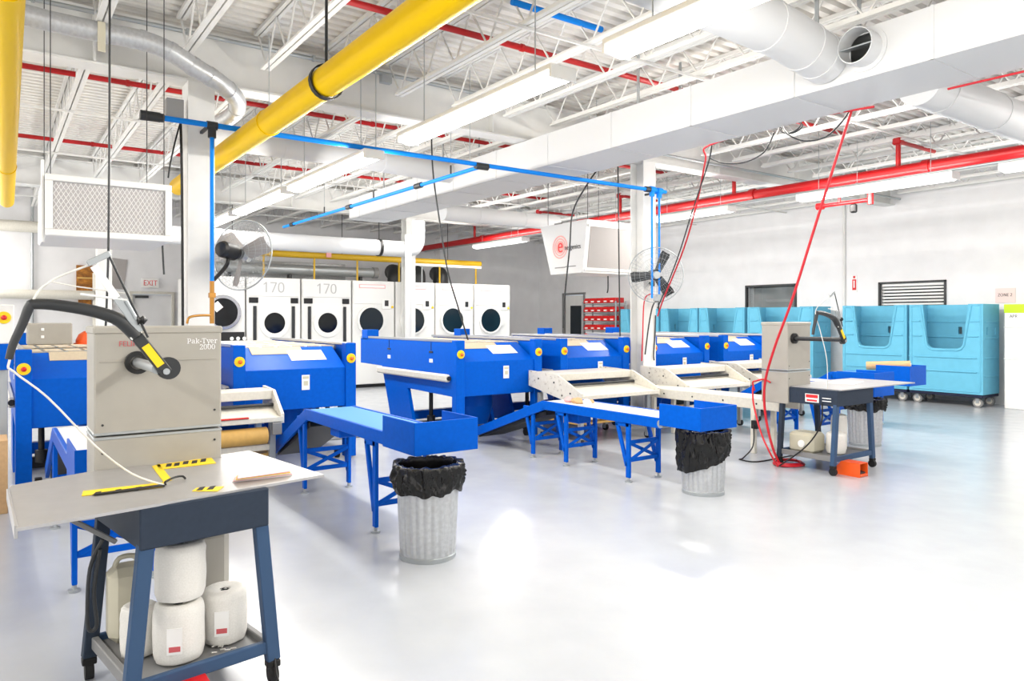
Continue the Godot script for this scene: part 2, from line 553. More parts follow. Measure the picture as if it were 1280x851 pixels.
	# columns: wide-flange steel
	for c in [[1.755, -8.1, 0.26], [8.3, -8.1, 0.27], [1.755, -16.0, 0.25], [8.3, -16.0, 0.25]]:
		var cb := mb()
		var s: float = c[2]
		cb.box(Vector3(0, 2.04, s * 0.5), Vector3(s, 4.08, 0.02), 0.003).box(Vector3(0, 2.04, -s * 0.5), Vector3(s, 4.08, 0.02), 0.003).box(Vector3(0, 2.04, 0), Vector3(0.02, 4.08, s), 0.0)
		if c[0] < 2.0:
			cb.box(Vector3(0, 2.04, 0), Vector3(s, 4.08, s), 0.005)
		var col := struct("column", cb, M.steel_white, "white painted steel column")
		col.position = Vector3(c[0], 0, c[1])
		part(col, "base_plate", mb().box(Vector3(0, 0.012, 0), Vector3(s + 0.12, 0.024, s + 0.12)), M.steel_white)

# ---------------------------------------------------------------- roof: deck, joists, girders
func roof() -> void:
	var c := struct("ceiling", mb().box(Vector3((XL + XR) / 2, DECK + 0.16, (ZB + ZF) / 2), Vector3(XR - XL + 0.6, 0.2, ZF - ZB + 0.6), 0.0), M.deck_white, "white corrugated steel roof deck on open bar joists")
	# ribs of the deck run across the joists
	var b := mb()
	var z := ZB
	while z < ZF:
		var prof := [Vector2(z, DECK + 0.06), Vector2(z + 0.02, DECK), Vector2(z + 0.10, DECK), Vector2(z + 0.12, DECK + 0.06)]
		for i in 3:
			var p: Vector2 = prof[i]
			var q: Vector2 = prof[i + 1]
			b.face(Vector3(XL, p.y, p.x), Vector3(XR, p.y, p.x), Vector3(XR, q.y, q.x), Vector3(XL, q.y, q.x), Vector3(0, -1, [-0.5, 0.0, 0.5][i]))
		z += 0.152
	part(c, "deck_rib", b, M.deck_white).set_meta("kind", "stuff")
	# open web joists
	var lens := {"a": [-0.0, -7.96], "b": [-8.24, -15.86], "c": [-16.14, ZB], "d": [ZF, 0.0]}
	for key in lens:
		var L: float = lens[key][0] - lens[key][1]
		var h := 0.46
		var top := mb()
		top.box(Vector3(0.026, -0.02, 0), Vector3(0.036, 0.04, L), 0.0).box(Vector3(-0.026, -0.02, 0), Vector3(0.036, 0.04, L), 0.0)
		var bot := mb()
		bot.box(Vector3(0.03, -h, 0), Vector3(0.045, 0.022, L - 0.5), 0.0).box(Vector3(-0.03, -h, 0), Vector3(0.045, 0.022, L - 0.5), 0.0)
		bot.box(Vector3(0.012, -h + 0.025, 0), Vector3(0.006, 0.05, L - 0.5), 0.0).box(Vector3(-0.012, -h + 0.025, 0), Vector3(0.006, 0.05, L - 0.5), 0.0)
		var web := mb()
		var nseg := int(round(L / 0.62))
		var step := L / nseg
		for i in nseg:
			var z0 := -L / 2 + i * step
			web.tube([Vector3(0, -0.02, z0), Vector3(0, -h, z0 + step * 0.5)], 0.011, 5, false)
			web.tube([Vector3(0, -h, z0 + step * 0.5), Vector3(0, -0.02, z0 + step)], 0.011, 5, false)
		var tm := top.mesh()
		var bm := bot.mesh()
		var wm := web.mesh()
		var x := -4.6
		while x < XR - 0.3:
			var j := Node3D.new()
			j.name = "joist"
			c.add_child(j, true)
			j.position = Vector3(x, DECK - 0.002, (lens[key][0] + lens[key][1]) * 0.5)
			part(j, "top_chord", tm, M.steel_white)
			part(j, "bottom_chord", bm, M.steel_white)
			part(j, "web", wm, M.steel_white)
			x += 0.77
	# cross bridging angles
	for zz in [-2.6, -5.2, -10.6, -13.4, -18.4]:
		part(c, "bridging", mb().box(Vector3((XL + XR) / 2, DECK - 0.49, zz), Vector3(XR - XL, 0.025, 0.025), 0.0), M.steel_white)
	# plate girders on the columns
	for g in [[-8.1, 4.08, 4.62], [-16.0, 4.08, 4.62], [0.15, 4.08, 4.62]]:
		var gb := mb()
		var mid: float = (g[1] + g[2]) * 0.5
		var wide := XR - XL
		gb.box(Vector3(0, g[1] + 0.0125 - mid, 0), Vector3(wide, 0.025, 0.26), 0.003)
		gb.box(Vector3(0, g[2] - 0.0125 - mid, 0), Vector3(wide, 0.025, 0.26), 0.003)
		gb.box(Vector3(0, 0, 0), Vector3(wide, g[2] - g[1] - 0.05, 0.05), 0.0)
		var o := struct("girder", gb, M.steel_white, "white steel plate girder carrying the roof joists")
		o.position = Vector3((XL + XR) / 2, mid, g[0])
		for k in 9:
			part(o, "stiffener", mb().box(Vector3(-wide / 2 + 1.2 + k * 2.3, 0, 0), Vector3(0.02, g[2] - g[1] - 0.052, 0.24), 0.0), M.steel_white)

# ---------------------------------------------------------------- ducts
func duct(called: String, label: String, pts: Array, r: float, material: Material, seams: Array) -> Node3D:
	var t := thing(called, label, "duct")
	part(t, "tube", mb().tube(pts, r, 28), material)
	for f in seams:
		var i := clampi(int(f * (pts.size() - 1)), 0, pts.size() - 2)
		var p: Vector3 = pts[i].lerp(pts[i + 1], f * (pts.size() - 1) - i)
		var d: Vector3 = (pts[i + 1] - pts[i]).normalized() * 0.025
		part(t, "seam_band", mb().tube([p - d, p + d], r + 0.006, 28), material)
	return t

func ducts() -> void:
	var t := thing("rectangular_duct", "huge white rectangular supply duct crossing under the roof", "duct")
	var zc := (1.5 - 14.0) / 2
	var db := mb()
	db.box(Vector3(6.32, 3.66, zc), Vector3(0.80, 0.01, 15.5), 0.0).box(Vector3(6.32, 4.065, zc), Vector3(0.80, 0.01, 15.5), 0.0).box(Vector3(6.715, 3.8625, zc), Vector3(0.01, 0.395, 15.5), 0.0)
	db.box(Vector3(6.32, 3.8625, zc + 7.745), Vector3(0.78, 0.395, 0.01), 0.0).box(Vector3(6.32, 3.8625, zc - 7.745), Vector3(0.78, 0.395, 0.01), 0.0)
	for q in holed(zc - 7.75, zc + 7.75, 3.665, 4.06, [[-3.23 - 0.13, -3.23 + 0.13, 3.89 - 0.13, 3.89 + 0.13]]):
		db.box(Vector3(5.925, (q[2] + q[3]) * 0.5, (q[0] + q[1]) * 0.5), Vector3(0.01, q[3] - q[2], q[1] - q[0]), 0.0)
	part(t, "duct_body", db, M.duct_white)
	for k in 13:
		var z := 0.9 - k * 1.2
		part(t, "flange_seam", mb().box(Vector3(6.32, 3.652, z), Vector3(0.812, 0.006, 0.025), 0.001).box(Vector3(5.917, 3.8625, z), Vector3(0.006, 0.427, 0.025), 0.001).box(Vector3(6.723, 3.8625, z), Vector3(0.006, 0.427, 0.025), 0.001), M.duct_white)
	for k in 6:
		for s in [5.97, 6.67]:
			part(t, "hanger_strap", mb().box(Vector3(s, 4.38, -1.5 - k * 2.2), Vector3(0.012, 0.64, 0.035), 0.0), M.zinc)
	var d := duct("round_duct", "thick white round duct meeting the rectangular duct beside its open stub", smooth([Vector3(1.6, 3.99, -3.5), Vector3(3.5, 3.99, -3.5), Vector3(5.0, 3.97, -3.53), Vector3(5.5, 3.94, -3.56), Vector3(5.92, 3.89, -3.58)], 5), 0.20, M.duct_white, [0.2, 0.5, 0.78, 0.9])
	d = thing("duct_stub", "short white duct stub with a dark open end and damper blade", "duct")
	var prof := []
	part(d, "stub_wall", mb().lathe([Vector2(0.148, 0.0), Vector2(0.148, 0.17), Vector2(0.14, 0.17), Vector2(0.14, 0.0)], 30, along(Vector3(5.92, 3.89, -3.23), Vector3(-1, 0.0, 0.0))), M.duct_white)
	part(d, "collar", mb().lathe([Vector2(0.142, 0.0), Vector2(0.142, 0.012), Vector2(0.185, 0.012), Vector2(0.185, 0.0)], 30, along(Vector3(5.92, 3.89, -3.23), Vector3(-1, 0.0, 0.0))), M.duct_white)
	part(d, "damper_blade", mb().box(Vector3(5.82, 3.89, -3.23), Vector3(0.12, 0.012, 0.27), 0.003, Basis(Vector3(0, 0, 1), 0.15)), M.zinc)
	duct("round_duct", "thick white round duct leaving the rectangular duct toward the cart wall", [Vector3(6.72, 3.74, -3.18), Vector3(8.0, 3.74, -3.18), Vector3(9.2, 3.74, -3.18), Vector3(9.9, 3.74, -3.18)], 0.19, M.duct_white, [0.1, 0.4, 0.7])
	duct("round_duct", "white round duct behind the plate girder above the blue air pipe", [Vector3(2.2, 4.02, -10.0), Vector3(4, 4.02, -10.0), Vector3(5.92, 3.96, -10.0)], 0.16, M.duct_white, [0.3, 0.7])
	duct("round_duct", "white round duct stretching from the big duct toward the hopper box", [Vector3(6.72, 3.60, -11.6), Vector3(8.0, 3.60, -11.6), Vector3(9.4, 3.60, -11.6)], 0.15, M.duct_white, [0.3, 0.7])
	# galvanised spiral duct, upper left
	var g := [[5, 13, -7.35], [60, 26, -7.35], [130, 41, -7.35], [180, 51, -7.35], [212, 64, -7.35], [240, 82, -7.4], [268, 99, -7.45], [287, 114, -7.6], [297, 128, -7.9], [292, 142, -8.4], [275, 153, -8.9]]
	var pts := []
	for q in g: pts.append(az(q[0], q[1], q[2]))
	pts.insert(0, Vector3(-1.5, pts[0].y, -7.35))
	d = duct("galvanised_duct", "bare galvanised round duct bending past the white column", smooth(pts, 4), 0.088, M.galvanised, [0.28, 0.36, 0.46, 0.55, 0.62, 0.72, 0.86])
	part(d, "duct_strap", mb().box(az(127, 43, -7.25) + Vector3(0, -0.02, 0), Vector3(0.06, 0.26, 0.02)), M.plastic_beige)

# ---------------------------------------------------------------- pipes
func pipe(called: String, label: String, category: String, a: Vector3, b: Vector3, r: float, material: Material, rods: Array = [], group := "", band: Material = null) -> Node3D:
	var t := thing(called, label, category, Vector3.ZERO, 0.0, group)
	part(t, "tube", mb().tube([a, b], r, 16), material)
	for f in rods:
		var p := a.lerp(b, f)
		var d := (b - a).normalized() * 0.02
		part(t, "clamp", mb().tube([p - d, p + d], r + 0.008, 16), band if band else material)
		if p.y < 4.3:
			part(t, "hanger_rod", mb().tube([p + Vector3(0, r, 0), Vector3(p.x, 4.28, p.z)], 0.005, 6), M.zinc)
	return t

func pipes() -> void:
	var p := pipe("yellow_pipe", "fat yellow overhead pipe running past the white column", "pipe", Vector3(2.08, 3.455, -0.2), Vector3(2.08, 3.455, -10.8), 0.115, M.yellow_pipe, [0.12, 0.62, 0.9], "fat yellow overhead pipes")
	var hz := 2.08 / ray(408, 70).x * ray(408, 70).z
	part(p, "black_clamp", mb().lathe([Vector2(0.125, -0.025), Vector2(0.135, -0.025), Vector2(0.135, 0.025), Vector2(0.125, 0.025)], 20, along(Vector3(2.08, 3.455, hz), Vector3(0, 0, 1))), M.black)
	part(p, "hanger_rod", mb().tube([Vector3(2.08, 3.57, hz), Vector3(2.08, 4.70, hz)], 0.012, 8), M.black)
	p = pipe("yellow_pipe", "fat yellow pipe above the left machines, ending in open air", "pipe", Vector3(0.0, 3.5, -1.0), Vector3(0.19, 3.5, -14.0), 0.10, M.yellow_pipe, [0.3, 0.75], "fat yellow overhead pipes")
	# blue compressed-air line along the columns
	var y := 3.69
	var zb := -7.6
	var t := thing("air_pipe", "bright blue compressed air pipe spanning between both columns", "pipe")
	var a := az(200, 147, zb)
	var b := az(832, 240, zb)
	part(t, "tube", mb().tube([a, b], 0.028, 12), M.air_blue)
	for px in [[192, 146], [602, 208], [812, 237]]:
		var q := az(px[0], px[1], zb)
		part(t, "coupling", mb().tube([q + Vector3(-0.09, 0, 0), q + Vector3(0.09, 0, 0)], 0.043, 12), M.charcoal)
	var q1 := az(265, 157, zb)
	part(t, "tee", mb().tube([q1 + Vector3(-0.05, 0, 0), q1 + Vector3(0.05, 0, 0)], 0.042, 12).tube([q1, q1 - Vector3(0, 0.12, 0)], 0.04, 12), M.charcoal)
	part(t, "end_cap", mb().tube([a + Vector3(-0.17, 0, 0), a], 0.048, 12), M.charcoal)
	part(t, "drop_tube", mb().tube([q1, Vector3(q1.x, 2.02, q1.z)], 0.02, 10), M.air_blue)
	part(t, "valve", mb().tube([Vector3(q1.x, 2.02, q1.z), Vector3(q1.x, 1.6, q1.z)], 0.022, 10).box(Vector3(q1.x, 1.88, q1.z), Vector3(0.06, 0.05, 0.06)), M.brass)
	part(t, "valve_spout", mb().tube(smooth([Vector3(q1.x, 1.68, q1.z), Vector3(q1.x - 0.12, 1.68, q1.z + 0.03), Vector3(q1.x - 0.22, 1.66, q1.z + 0.05), Vector3(q1.x - 0.24, 1.6, q1.z + 0.05)], 4), 0.012, 8), M.brass)
	for px in [[815, 237], [824, 239]]:
		var q := az(px[0], px[1], zb)
		part(t, "drop_tube", mb().tube([q, Vector3(q.x, 1.95, q.z)], 0.016, 8), M.air_blue)
		part(t, "elbow", mb().tube([q + Vector3(-0.05, 0, 0), q + Vector3(0.05, 0, 0)], 0.05, 10).tube([q, q - Vector3(0, 0.1, 0)], 0.04, 10), M.air_blue)
	part(t, "regulator", mb().box(az(823, 372, zb), Vector3(0.13, 0.1, 0.1)), M.zinc)
	for x in [1.755, 8.2]:
		var q := a.lerp(b, (x - a.x) / (b.x - a.x))
		part(t, "wall_bracket", mb().bar(q, Vector3(x, q.y, -7.97), 0.03, 0.03), M.charcoal)
	for f in [0.32, 0.5, 0.8]:
		var q := a.lerp(b, f)
		part(t, "hanger_rod", mb().tube([q, Vector3(q.x, 4.70, q.z)], 0.005, 6), M.zinc)
	# branch of the air line running to the dryers
	t = thing("air_pipe", "thinner blue air pipe branching off toward the dryers", "pipe")
	var s := az(602, 208, zb)
	var e := Vector3(s.x - 0.05, s.y, -15.0)
	part(t, "tube", mb().tube([s, e], 0.026, 12), M.air_blue)
	for f in [0.22, 0.55, 0.93]:
		var q := s.lerp(e, f)
		part(t, "coupling", mb().tube([q - Vector3(0, 0, 0.09), q + Vector3(0, 0, 0.09)], 0.04, 12), M.charcoal)
	for f in [0.1, 0.42, 0.7]:
		var q := s.lerp(e, f)
		part(t, "pipe_hook", mb().tube([q, q + Vector3(0, 0.14, 0)], 0.012, 6), M.charcoal)
		part(t, "hanger_rod", mb().tube([q + Vector3(0, 0.12, 0), Vector3(q.x, 4.28, q.z)], 0.005, 6), M.zinc)
	# blue line high between the joists
	pipe("air_pipe", "short blue pipe tucked up between the roof joists", "pipe", az(640, 2, -5.35), az(752, 37, -5.35), 0.03, M.air_blue)
	# red sprinkler main
	t = thing("sprinkler_main", "bold red sprinkler main running along the cart wall", "pipe")
	var m0 := Vector3(10.8, 3.80, 3.0)
	var m1 := Vector3(10.8, 3.80, -20.4)
	part(t, "tube", mb().tube([m0, m1], 0.085, 18), M.red_pipe)
	for z in [-2.2, -5.0, -7.9, -10.8, -13.6, -16.5]:
		part(t, "grooved_coupling", mb().tube([Vector3(10.8, 3.8, z - 0.05), Vector3(10.8, 3.8, z + 0.05)], 0.105, 18), M.red_pipe)
		part(t, "riser", mb().tube([Vector3(10.8, 3.8, z - 0.4), Vector3(10.8, 4.24, z - 0.4)], 0.035, 10), M.red_pipe)
		part(t, "riser_tee", mb().box(Vector3(10.8, 4.24, z - 0.4), Vector3(0.13, 0.1, 0.13), 0.02), M.red_pipe)
		part(t, "branch_arm", mb().tube([Vector3(10.8, 4.24, z - 0.4), Vector3(11.9, 4.24, z - 0.4)], 0.03, 10), M.red_pipe)
	# low red branch with sprinkler head
	t = thing("sprinkler_branch", "short low red sprinkler arm with a black head", "pipe")
	var r0 := ax(1025, 258, 10.9)
	var r1 := ax(1088, 248, 10.9)
	r1.y = r0.y
	part(t, "tube", mb().tube([r0, r1], 0.03, 10), M.red_pipe)
	part(t, "cap", mb().tube([r0 + Vector3(0, 0, -0.05), r0 + Vector3(0, 0, 0.06)], 0.055, 12), M.red_pipe)
	part(t, "elbow", mb().tube([r1 + Vector3(0, -0.07, 0), r1 + Vector3(0, 0.13, 0)], 0.045, 10), M.red_pipe)
	part(t, "hanger", mb().tube([r0.lerp(r1, 0.4), Vector3(r0.x, 3.8, r0.lerp(r1, 0.4).z)], 0.02, 8), M.red_pipe)
	part(t, "head", mb().box(r0.lerp(r1, 0.68) + Vector3(0, -0.1, 0), Vector3(0.09, 0.14, 0.09), 0.02), M.black)
	# branch lines through the joists
	for z in [-2.35, -6.1, -9.75, -13.5, -17.2]:
		var lab: String = {-2.35: "red branch pipe through the joists over the open floor", -6.1: "red branch pipe through the joists before the plate girder", -9.75: "red branch pipe just behind the plate girder", -13.5: "red branch pipe behind the hanging filter box", -17.2: "red branch pipe above the dryers"}[z]
		pipe("sprinkler_branch_line", lab, "pipe", Vector3(XL, 4.46, z), Vector3(10.8, 4.46, z), 0.032, M.red_pipe, [0.2, 0.4, 0.6, 0.8], "red sprinkler branch lines")
	# grey conduit on the girder
	t = thing("conduit", "grey steel conduit fixed along the plate girder", "conduit")
	part(t, "tube", mb().tube([Vector3(XL, 4.53, -7.86), Vector3(5.7, 4.53, -7.86)], 0.022, 10), M.zinc)
	part(t, "junction_box", mb().box(az(482, 99, -7.86), Vector3(0.13, 0.1, 0.08)), M.zinc)
	for k in 6:
		part(t, "strap", mb().box(Vector3(-1.0 + k * 1.3, 4.53, -7.85), Vector3(0.03, 0.06, 0.05)), M.zinc)
	pipe("conduit", "grey conduit crossing below the joists by the red main", "conduit", Vector3(6.6, 4.2, -7.86), Vector3(15.8, 4.2, -7.86), 0.02, M.zinc, [], "thin conduits on the roof steel")
	pipe("conduit", "white conduit rising on the cart wall", "conduit", Vector3(XR - 0.03, 0.0, -9.1), Vector3(XR - 0.03, 4.6, -9.1), 0.03, M.steel_white)
	pipe("unistrut_rail", "grey strut carrying the strip lights under the red main", "rail", Vector3(10.4, 3.63, 3.0), Vector3(10.4, 3.63, -19.0), 0.02, M.zinc, [0.2, 0.4, 0.6, 0.8])
	# pipes on the back wall, left
	pipe("wall_pipe", "thick cream pipe crossing the back wall behind the hanging filter", "pipe", Vector3(XL, 3.75, -20.0), Vector3(3.2, 3.75, -20.0), 0.13, M.old_white, [0.3, 0.6, 0.8])
	pipe("wall_pipe", "low cream pipe on the back wall near the amber boards", "pipe", Vector3(XL, 2.21, -20.2), Vector3(2.0, 2.21, -20.2), 0.11, M.old_white)
	pipe("conduit", "bent grey conduit on the back wall left of the filter box", "conduit", Vector3(0.77, 0.0, -20.42), Vector3(0.77, 4.5, -20.42), 0.03, M.zinc)
	# overhead lines at the dryers
	t = thing("exhaust_pipe", "white exhaust pipe with a tee above the dryers", "pipe")
	var zz := -14.6
	var w0 := az(270, 297, zz)
	var w1 := az(512, 300, zz)
	w1.y = w0.y
	part(t, "tube", mb().tube([w0 + Vector3(-1, 0, 0), w1], 0.17, 20), M.duct_white)
	part(t, "riser", mb().tube(smooth([w1, w1 + Vector3(0.12, 0.03, 0), w1 + Vector3(0.2, 0.16, 0), w1 + Vector3(0.22, 0.35, 0), w1 + Vector3(0.22, 0.65, 0)], 4), 0.15, 18), M.duct_white)
	part(t, "down_pipe", mb().tube([Vector3(w1.x - 0.14, w1.y + 0.3, zz + 0.2), Vector3(w1.x - 0.14, 0.0, zz + 0.2)], 0.075, 14), M.duct_white)
	part(t, "ring_clamp", mb().lathe([Vector2(0.175, -0.03), Vector2(0.19, -0.03), Vector2(0.19, 0.03), Vector2(0.175, 0.03)], 20, along(w0.lerp(w1, 0.82), Vector3(1, 0, 0))), M.black)
	part(t, "hanger_rod", mb().tube([w0.lerp(w1, 0.82), Vector3(w0.lerp(w1, 0.82).x, 4.25, zz)], 0.01, 6), M.black)
	t = thing("gas_pipe", "yellow gas pipe running above the dryers", "pipe")
	part(t, "tube", mb().tube([Vector3(4.0, 3.16, -17.0), Vector3(11.05, 3.16, -17.0)], 0.075, 14), M.gas_yellow)
	for x in [5.1, 6.3, 7.4, 8.55, 9.75, 10.9]:
		part(t, "drop", mb().tube([Vector3(x, 3.16, -17.0), Vector3(x, 2.5, -17.0)], 0.025, 8), M.gas_yellow)
	for x in [4.4, 7.0, 10.0]:
		part(t, "hanger_rod", mb().tube([Vector3(x, 3.2, -17.0), Vector3(x, 4.25, -17.0)], 0.008, 6), M.black)
	part(t, "valve_tag", mb().box(az(411, 316, -16.9), Vector3(0.13, 0.22, 0.02)), M.pink)
	t = thing("exhaust_duct", "long dull grey duct lying above the dryer tops", "duct")
	part(t, "tube", mb().tube([Vector3(4.1, 2.82, -17.3), Vector3(8.05, 2.82, -17.3)], 0.12, 18), M.zinc)
	part(t, "end_plate", mb().tube([Vector3(7.95, 2.82, -17.3), Vector3(8.08, 2.82, -17.3)], 0.14, 18), M.grey)
	part(t, "plenum", mb().box(Vector3(5.9, 2.84, -17.9), Vector3(3.0, 0.4, 0.3)), M.galvanised)
	for x in [4.4, 5.8, 7.6]:
		part(t, "support", mb().box(Vector3(x, 2.62, -17.3), Vector3(0.06, 0.16, 0.2)), M.charcoal)

# ---------------------------------------------------------------- dryers
func ring(o: Vector3, d: Vector3, ri: float, ro: float, deep: float, seg := 28) -> MB:
	return mb().lathe([Vector2(ri, 0), Vector2(ro, 0), Vector2(ro, deep), Vector2(ro - 0.008, deep + 0.008), Vector2(ri + 0.008, deep + 0.008), Vector2(ri, deep), Vector2(ri, 0)], seg, along(o, d))

func disc(o: Vector3, d: Vector3, r: float, deep: float, seg := 28) -> MB:
	return mb().lathe([Vector2(r, 0), Vector2(r, deep * 0.7), Vector2(r - deep * 0.3, deep), Vector2(0, deep)], seg, along(o, d))

func dryer(x0: float, w: float, kind: int, label: String) -> void:
	var zf := -16.2
	var h := 2.55
	var t := thing("dryer", label, "dryer", Vector3(x0 + w * 0.5, 0, zf), 0.0, "tall dryers in a row along the back wall")
	var hw := w * 0.5 - 0.01
	part(t, "cabinet", mb().box(Vector3(0, 0.08 + (h - 0.08) * 0.5, -0.95), Vector3(hw * 2, h - 0.08, 1.9), 0.012), M.white_enamel)
	part(t, "kick_plate", mb().box(Vector3(0, 0.05, -0.9), Vector3(hw * 1.9, 0.1, 1.7)), M.black)
	var f := Vector3(0, 0, 1)
	if kind == 0:      # header with number, two dark slots, small round door
		part(t, "header_panel", mb().box(Vector3(0, 2.33, 0.008), Vector3(hw * 2 - 0.03, 0.38, 0.02)), M.white_enamel)
		words(t, "number_text", "170", 0.30, M.pale_ink, Transform3D(Basis(), Vector3(-0.02, 2.33, 0.02)))
		part(t, "front_panel", mb().box(Vector3(0, 1.35, 0.008), Vector3(hw * 1.25, 1.3, 0.02)), M.white_enamel)
		for s in [-1.0, 1.0]:
			part(t, "dark_slot", mb().box(Vector3(s * hw * 0.72, 1.5, 0.012), Vector3(0.07, 0.85, 0.025)), M.charcoal)
		part(t, "maker_plate", mb().box(Vector3(-hw + 0.14, 2.05, 0.01), Vector3(0.2, 0.12, 0.02)), M.ink)
		part(t, "control_display", mb().box(Vector3(hw - 0.14, 2.05, 0.01), Vector3(0.17, 0.12, 0.02)), M.ink)
		var door := part(t, "door_ring", ring(Vector3(0, 1.55, 0.015), f, 0.23, 0.34, 0.03), M.white_enamel)
		part(door, "door_glass", disc(Vector3(0, 1.55, 0.012), f, 0.235, 0.03), M.door_glass)
	elif kind == 1:    # header with red-lined placard and large door
		part(t, "header_panel", mb().box(Vector3(0, 2.25, 0.008), Vector3(hw * 2 - 0.03, 0.5, 0.02)), M.white_enamel)
		part(t, "placard", mb().box(Vector3(-0.05, 2.42, 0.02), Vector3(0.68, 0.09, 0.006)), M.pink)
		part(t, "placard_face", mb().box(Vector3(-0.05, 2.42, 0.024), Vector3(0.64, 0.06, 0.006)), M.paper)
		part(t, "control_box", mb().box(Vector3(hw - 0.22, 2.0, 0.012), Vector3(0.22, 0.24, 0.03)), M.paper)
		part(t, "keypad", mb().box(Vector3(hw - 0.22, 2.02, 0.03), Vector3(0.1, 0.14, 0.012)), M.charcoal)
		part(t, "button", disc(Vector3(hw - 0.06, 1.93, 0.01), f, 0.03, 0.02, 12), M.yellow)
		var door := part(t, "door_ring", ring(Vector3(-0.08, 1.6, 0.01), f, 0.31, 0.36, 0.04), M.white_enamel)
		part(door, "door_glass", disc(Vector3(-0.08, 1.6, 0.01), f, 0.315, 0.035), M.drum_blue)
		part(door, "hinge", mb().box(Vector3(-0.08 + 0.36, 1.6, 0.03), Vector3(0.06, 0.3, 0.04)), M.white_enamel)
	else:              # older washer with a big chromed door and black control shelf
		var door := part(t, "door_ring", ring(Vector3(0.02, 1.78, 0.01), f, 0.30, 0.37, 0.07), M.chrome)
		part(door, "door_glass", disc(Vector3(0.02, 1.78, 0.01), f, 0.31, 0.05), M.door_glass)
		part(t, "control_shelf", mb().box(Vector3(0.0, 1.22, 0.02), Vector3(hw * 1.9, 0.28, 0.06)), M.ink)
		for k in 3:
			part(t, "gauge", disc(Vector3(0.2 + 0.13 * k, 1.22, 0.05), f, 0.04, 0.02, 14), M.paper)
		part(t, "door_label", mb().box(Vector3(-0.1, 1.9, 0.07), Vector3(0.17, 0.17, 0.006), 0.0, Basis(Vector3(0, 0, 1), 0.7)), M.paper)

func back_equipment() -> void:
	dryer(3.47, 1.0, 2, "washer with a big chrome-rimmed door beside the white column")
	dryer(4.49, 1.2, 0, "dryer numbered 170 with two dark slots, beside the chrome-door washer")
	dryer(5.71, 1.2, 0, "dryer numbered 170 with two dark slots, beside the big-door dryers")
	dryer(6.93, 1.1, 1, "big-door dryer next to the dryers numbered 170")
	dryer(8.05, 1.1, 1, "big-door dryer behind the white down pipe")
	dryer(9.17, 1.15, 1, "big-door dryer second from the right end of the dryer row")
	dryer(10.34, 1.16, 1, "big-door dryer closing the end of the dryer row")
	# flexible exhaust elbows on the right dryers
	for x in [8.6, 9.25, 9.95]:
		var t := thing("exhaust_elbow", "dark round exhaust elbow standing on top of a dryer", "duct", Vector3(x, 2.55, -17.3), 0.0, "dark exhaust elbows above the dryers")
		part(t, "elbow", mb().tube(smooth([Vector3(0, 0, 0), Vector3(0, 0.18, 0), Vector3(0.05, 0.3, -0.12), Vector3(0.1, 0.34, -0.4)], 4), 0.21, 16), M.charcoal)
	var b := solo("light_batten", mb().box(Vector3(9.7, 3.03, -16.6), Vector3(2.2, 0.06, 0.08)), M.white_enamel, "slim white batten below the yellow gas pipe", "batten")
	part(b, "post", mb().tube([Vector3(9.0, 2.55, -16.6), Vector3(9.0, 3.0, -16.6)], 0.015, 8), M.zinc)
	# exit sign and notices on the back wall
	var t := thing("exit_sign", "small white exit sign with red letters over the back doorway", "sign")
	part(t, "plate", mb().box(Vector3(3.28, 2.55, ZB + 0.03), Vector3(0.4, 0.24, 0.05)), M.paper)
	words(t, "exit_text", "EXIT", 0.17, M.text_red, Transform3D(Basis(), Vector3(3.28, 2.55, ZB + 0.057)))
	for q in [[1.66, 2.94, 0.5, 0.62, "square amber stained board on the back wall, upper"], [1.70, 2.12, 0.28, 0.34, "small amber stained board on the back wall, lower"], [2.12, 2.32, 0.28, 0.72, "tall narrow amber stained board behind the tying arm"]]:
		var a := solo("amber_board", mb().box(Vector3(q[0] + q[2] * 0.5, q[1] - q[3] * 0.5, ZB + 0.05), Vector3(q[2], q[3], 0.08)), M.amber, q[4], "board", "amber boards on the back wall")
		part(a, "batten", mb().box(Vector3(q[0] + q[2] * 0.5, q[1] - q[3] * 0.5, ZB + 0.1), Vector3(q[2] * 0.95, 0.04, 0.03)), M.wood)
	solo("down_pipe", mb().tube([Vector3(2.06, 2.75, ZB + 0.25), Vector3(2.06, 0.0, ZB + 0.25)], 0.08, 14), M.old_white, "cream vertical pipe between the amber boards", "pipe")
	solo("notice_sheet", mb().box(az(147, 342, ZB + 0.02), Vector3(0.36, 0.75, 0.01), 0.002, Basis(Vector3(0, 0, 1), -0.1)), M.filter, "grey sheet leaning on the back wall near the doorway", "sheet")
	t = thing("extinguisher_sign", "red and white extinguisher sign left of the white column", "sign")
	part(t, "plate", mb().box(az(227, 365, ZB + 0.02), Vector3(0.14, 0.34, 0.01)), M.paper)
	part(t, "red_mark", mb().box(az(225.5, 366, ZB + 0.03), Vector3(0.035, 0.26, 0.01)).box(az(229, 366, ZB + 0.03), Vector3(0.035, 0.26, 0.01)), M.text_red)

# ---------------------------------------------------------------- carts and the right wall
func holed(u0: float, u1: float, v0: float, v1: float, holes: Array) -> Array:
	# the rectangle minus its holes, as [u0, u1, v0, v1] pieces
	var out := []
	var cuts := [u0, u1]
	for q in holes: cuts.append_array([q[0], q[1]])
	cuts.sort()
	for i in cuts.size() - 1:
		var mid: float = (cuts[i] + cuts[i + 1]) * 0.5
		var ys := [[v0, v1]]
		for q in holes:
			if mid > q[0] and mid < q[1]: ys = [[v0, q[2]], [q[3], v1]]
		for y in ys: out.append([cuts[i], cuts[i + 1], y[0], y[1]])
	return out

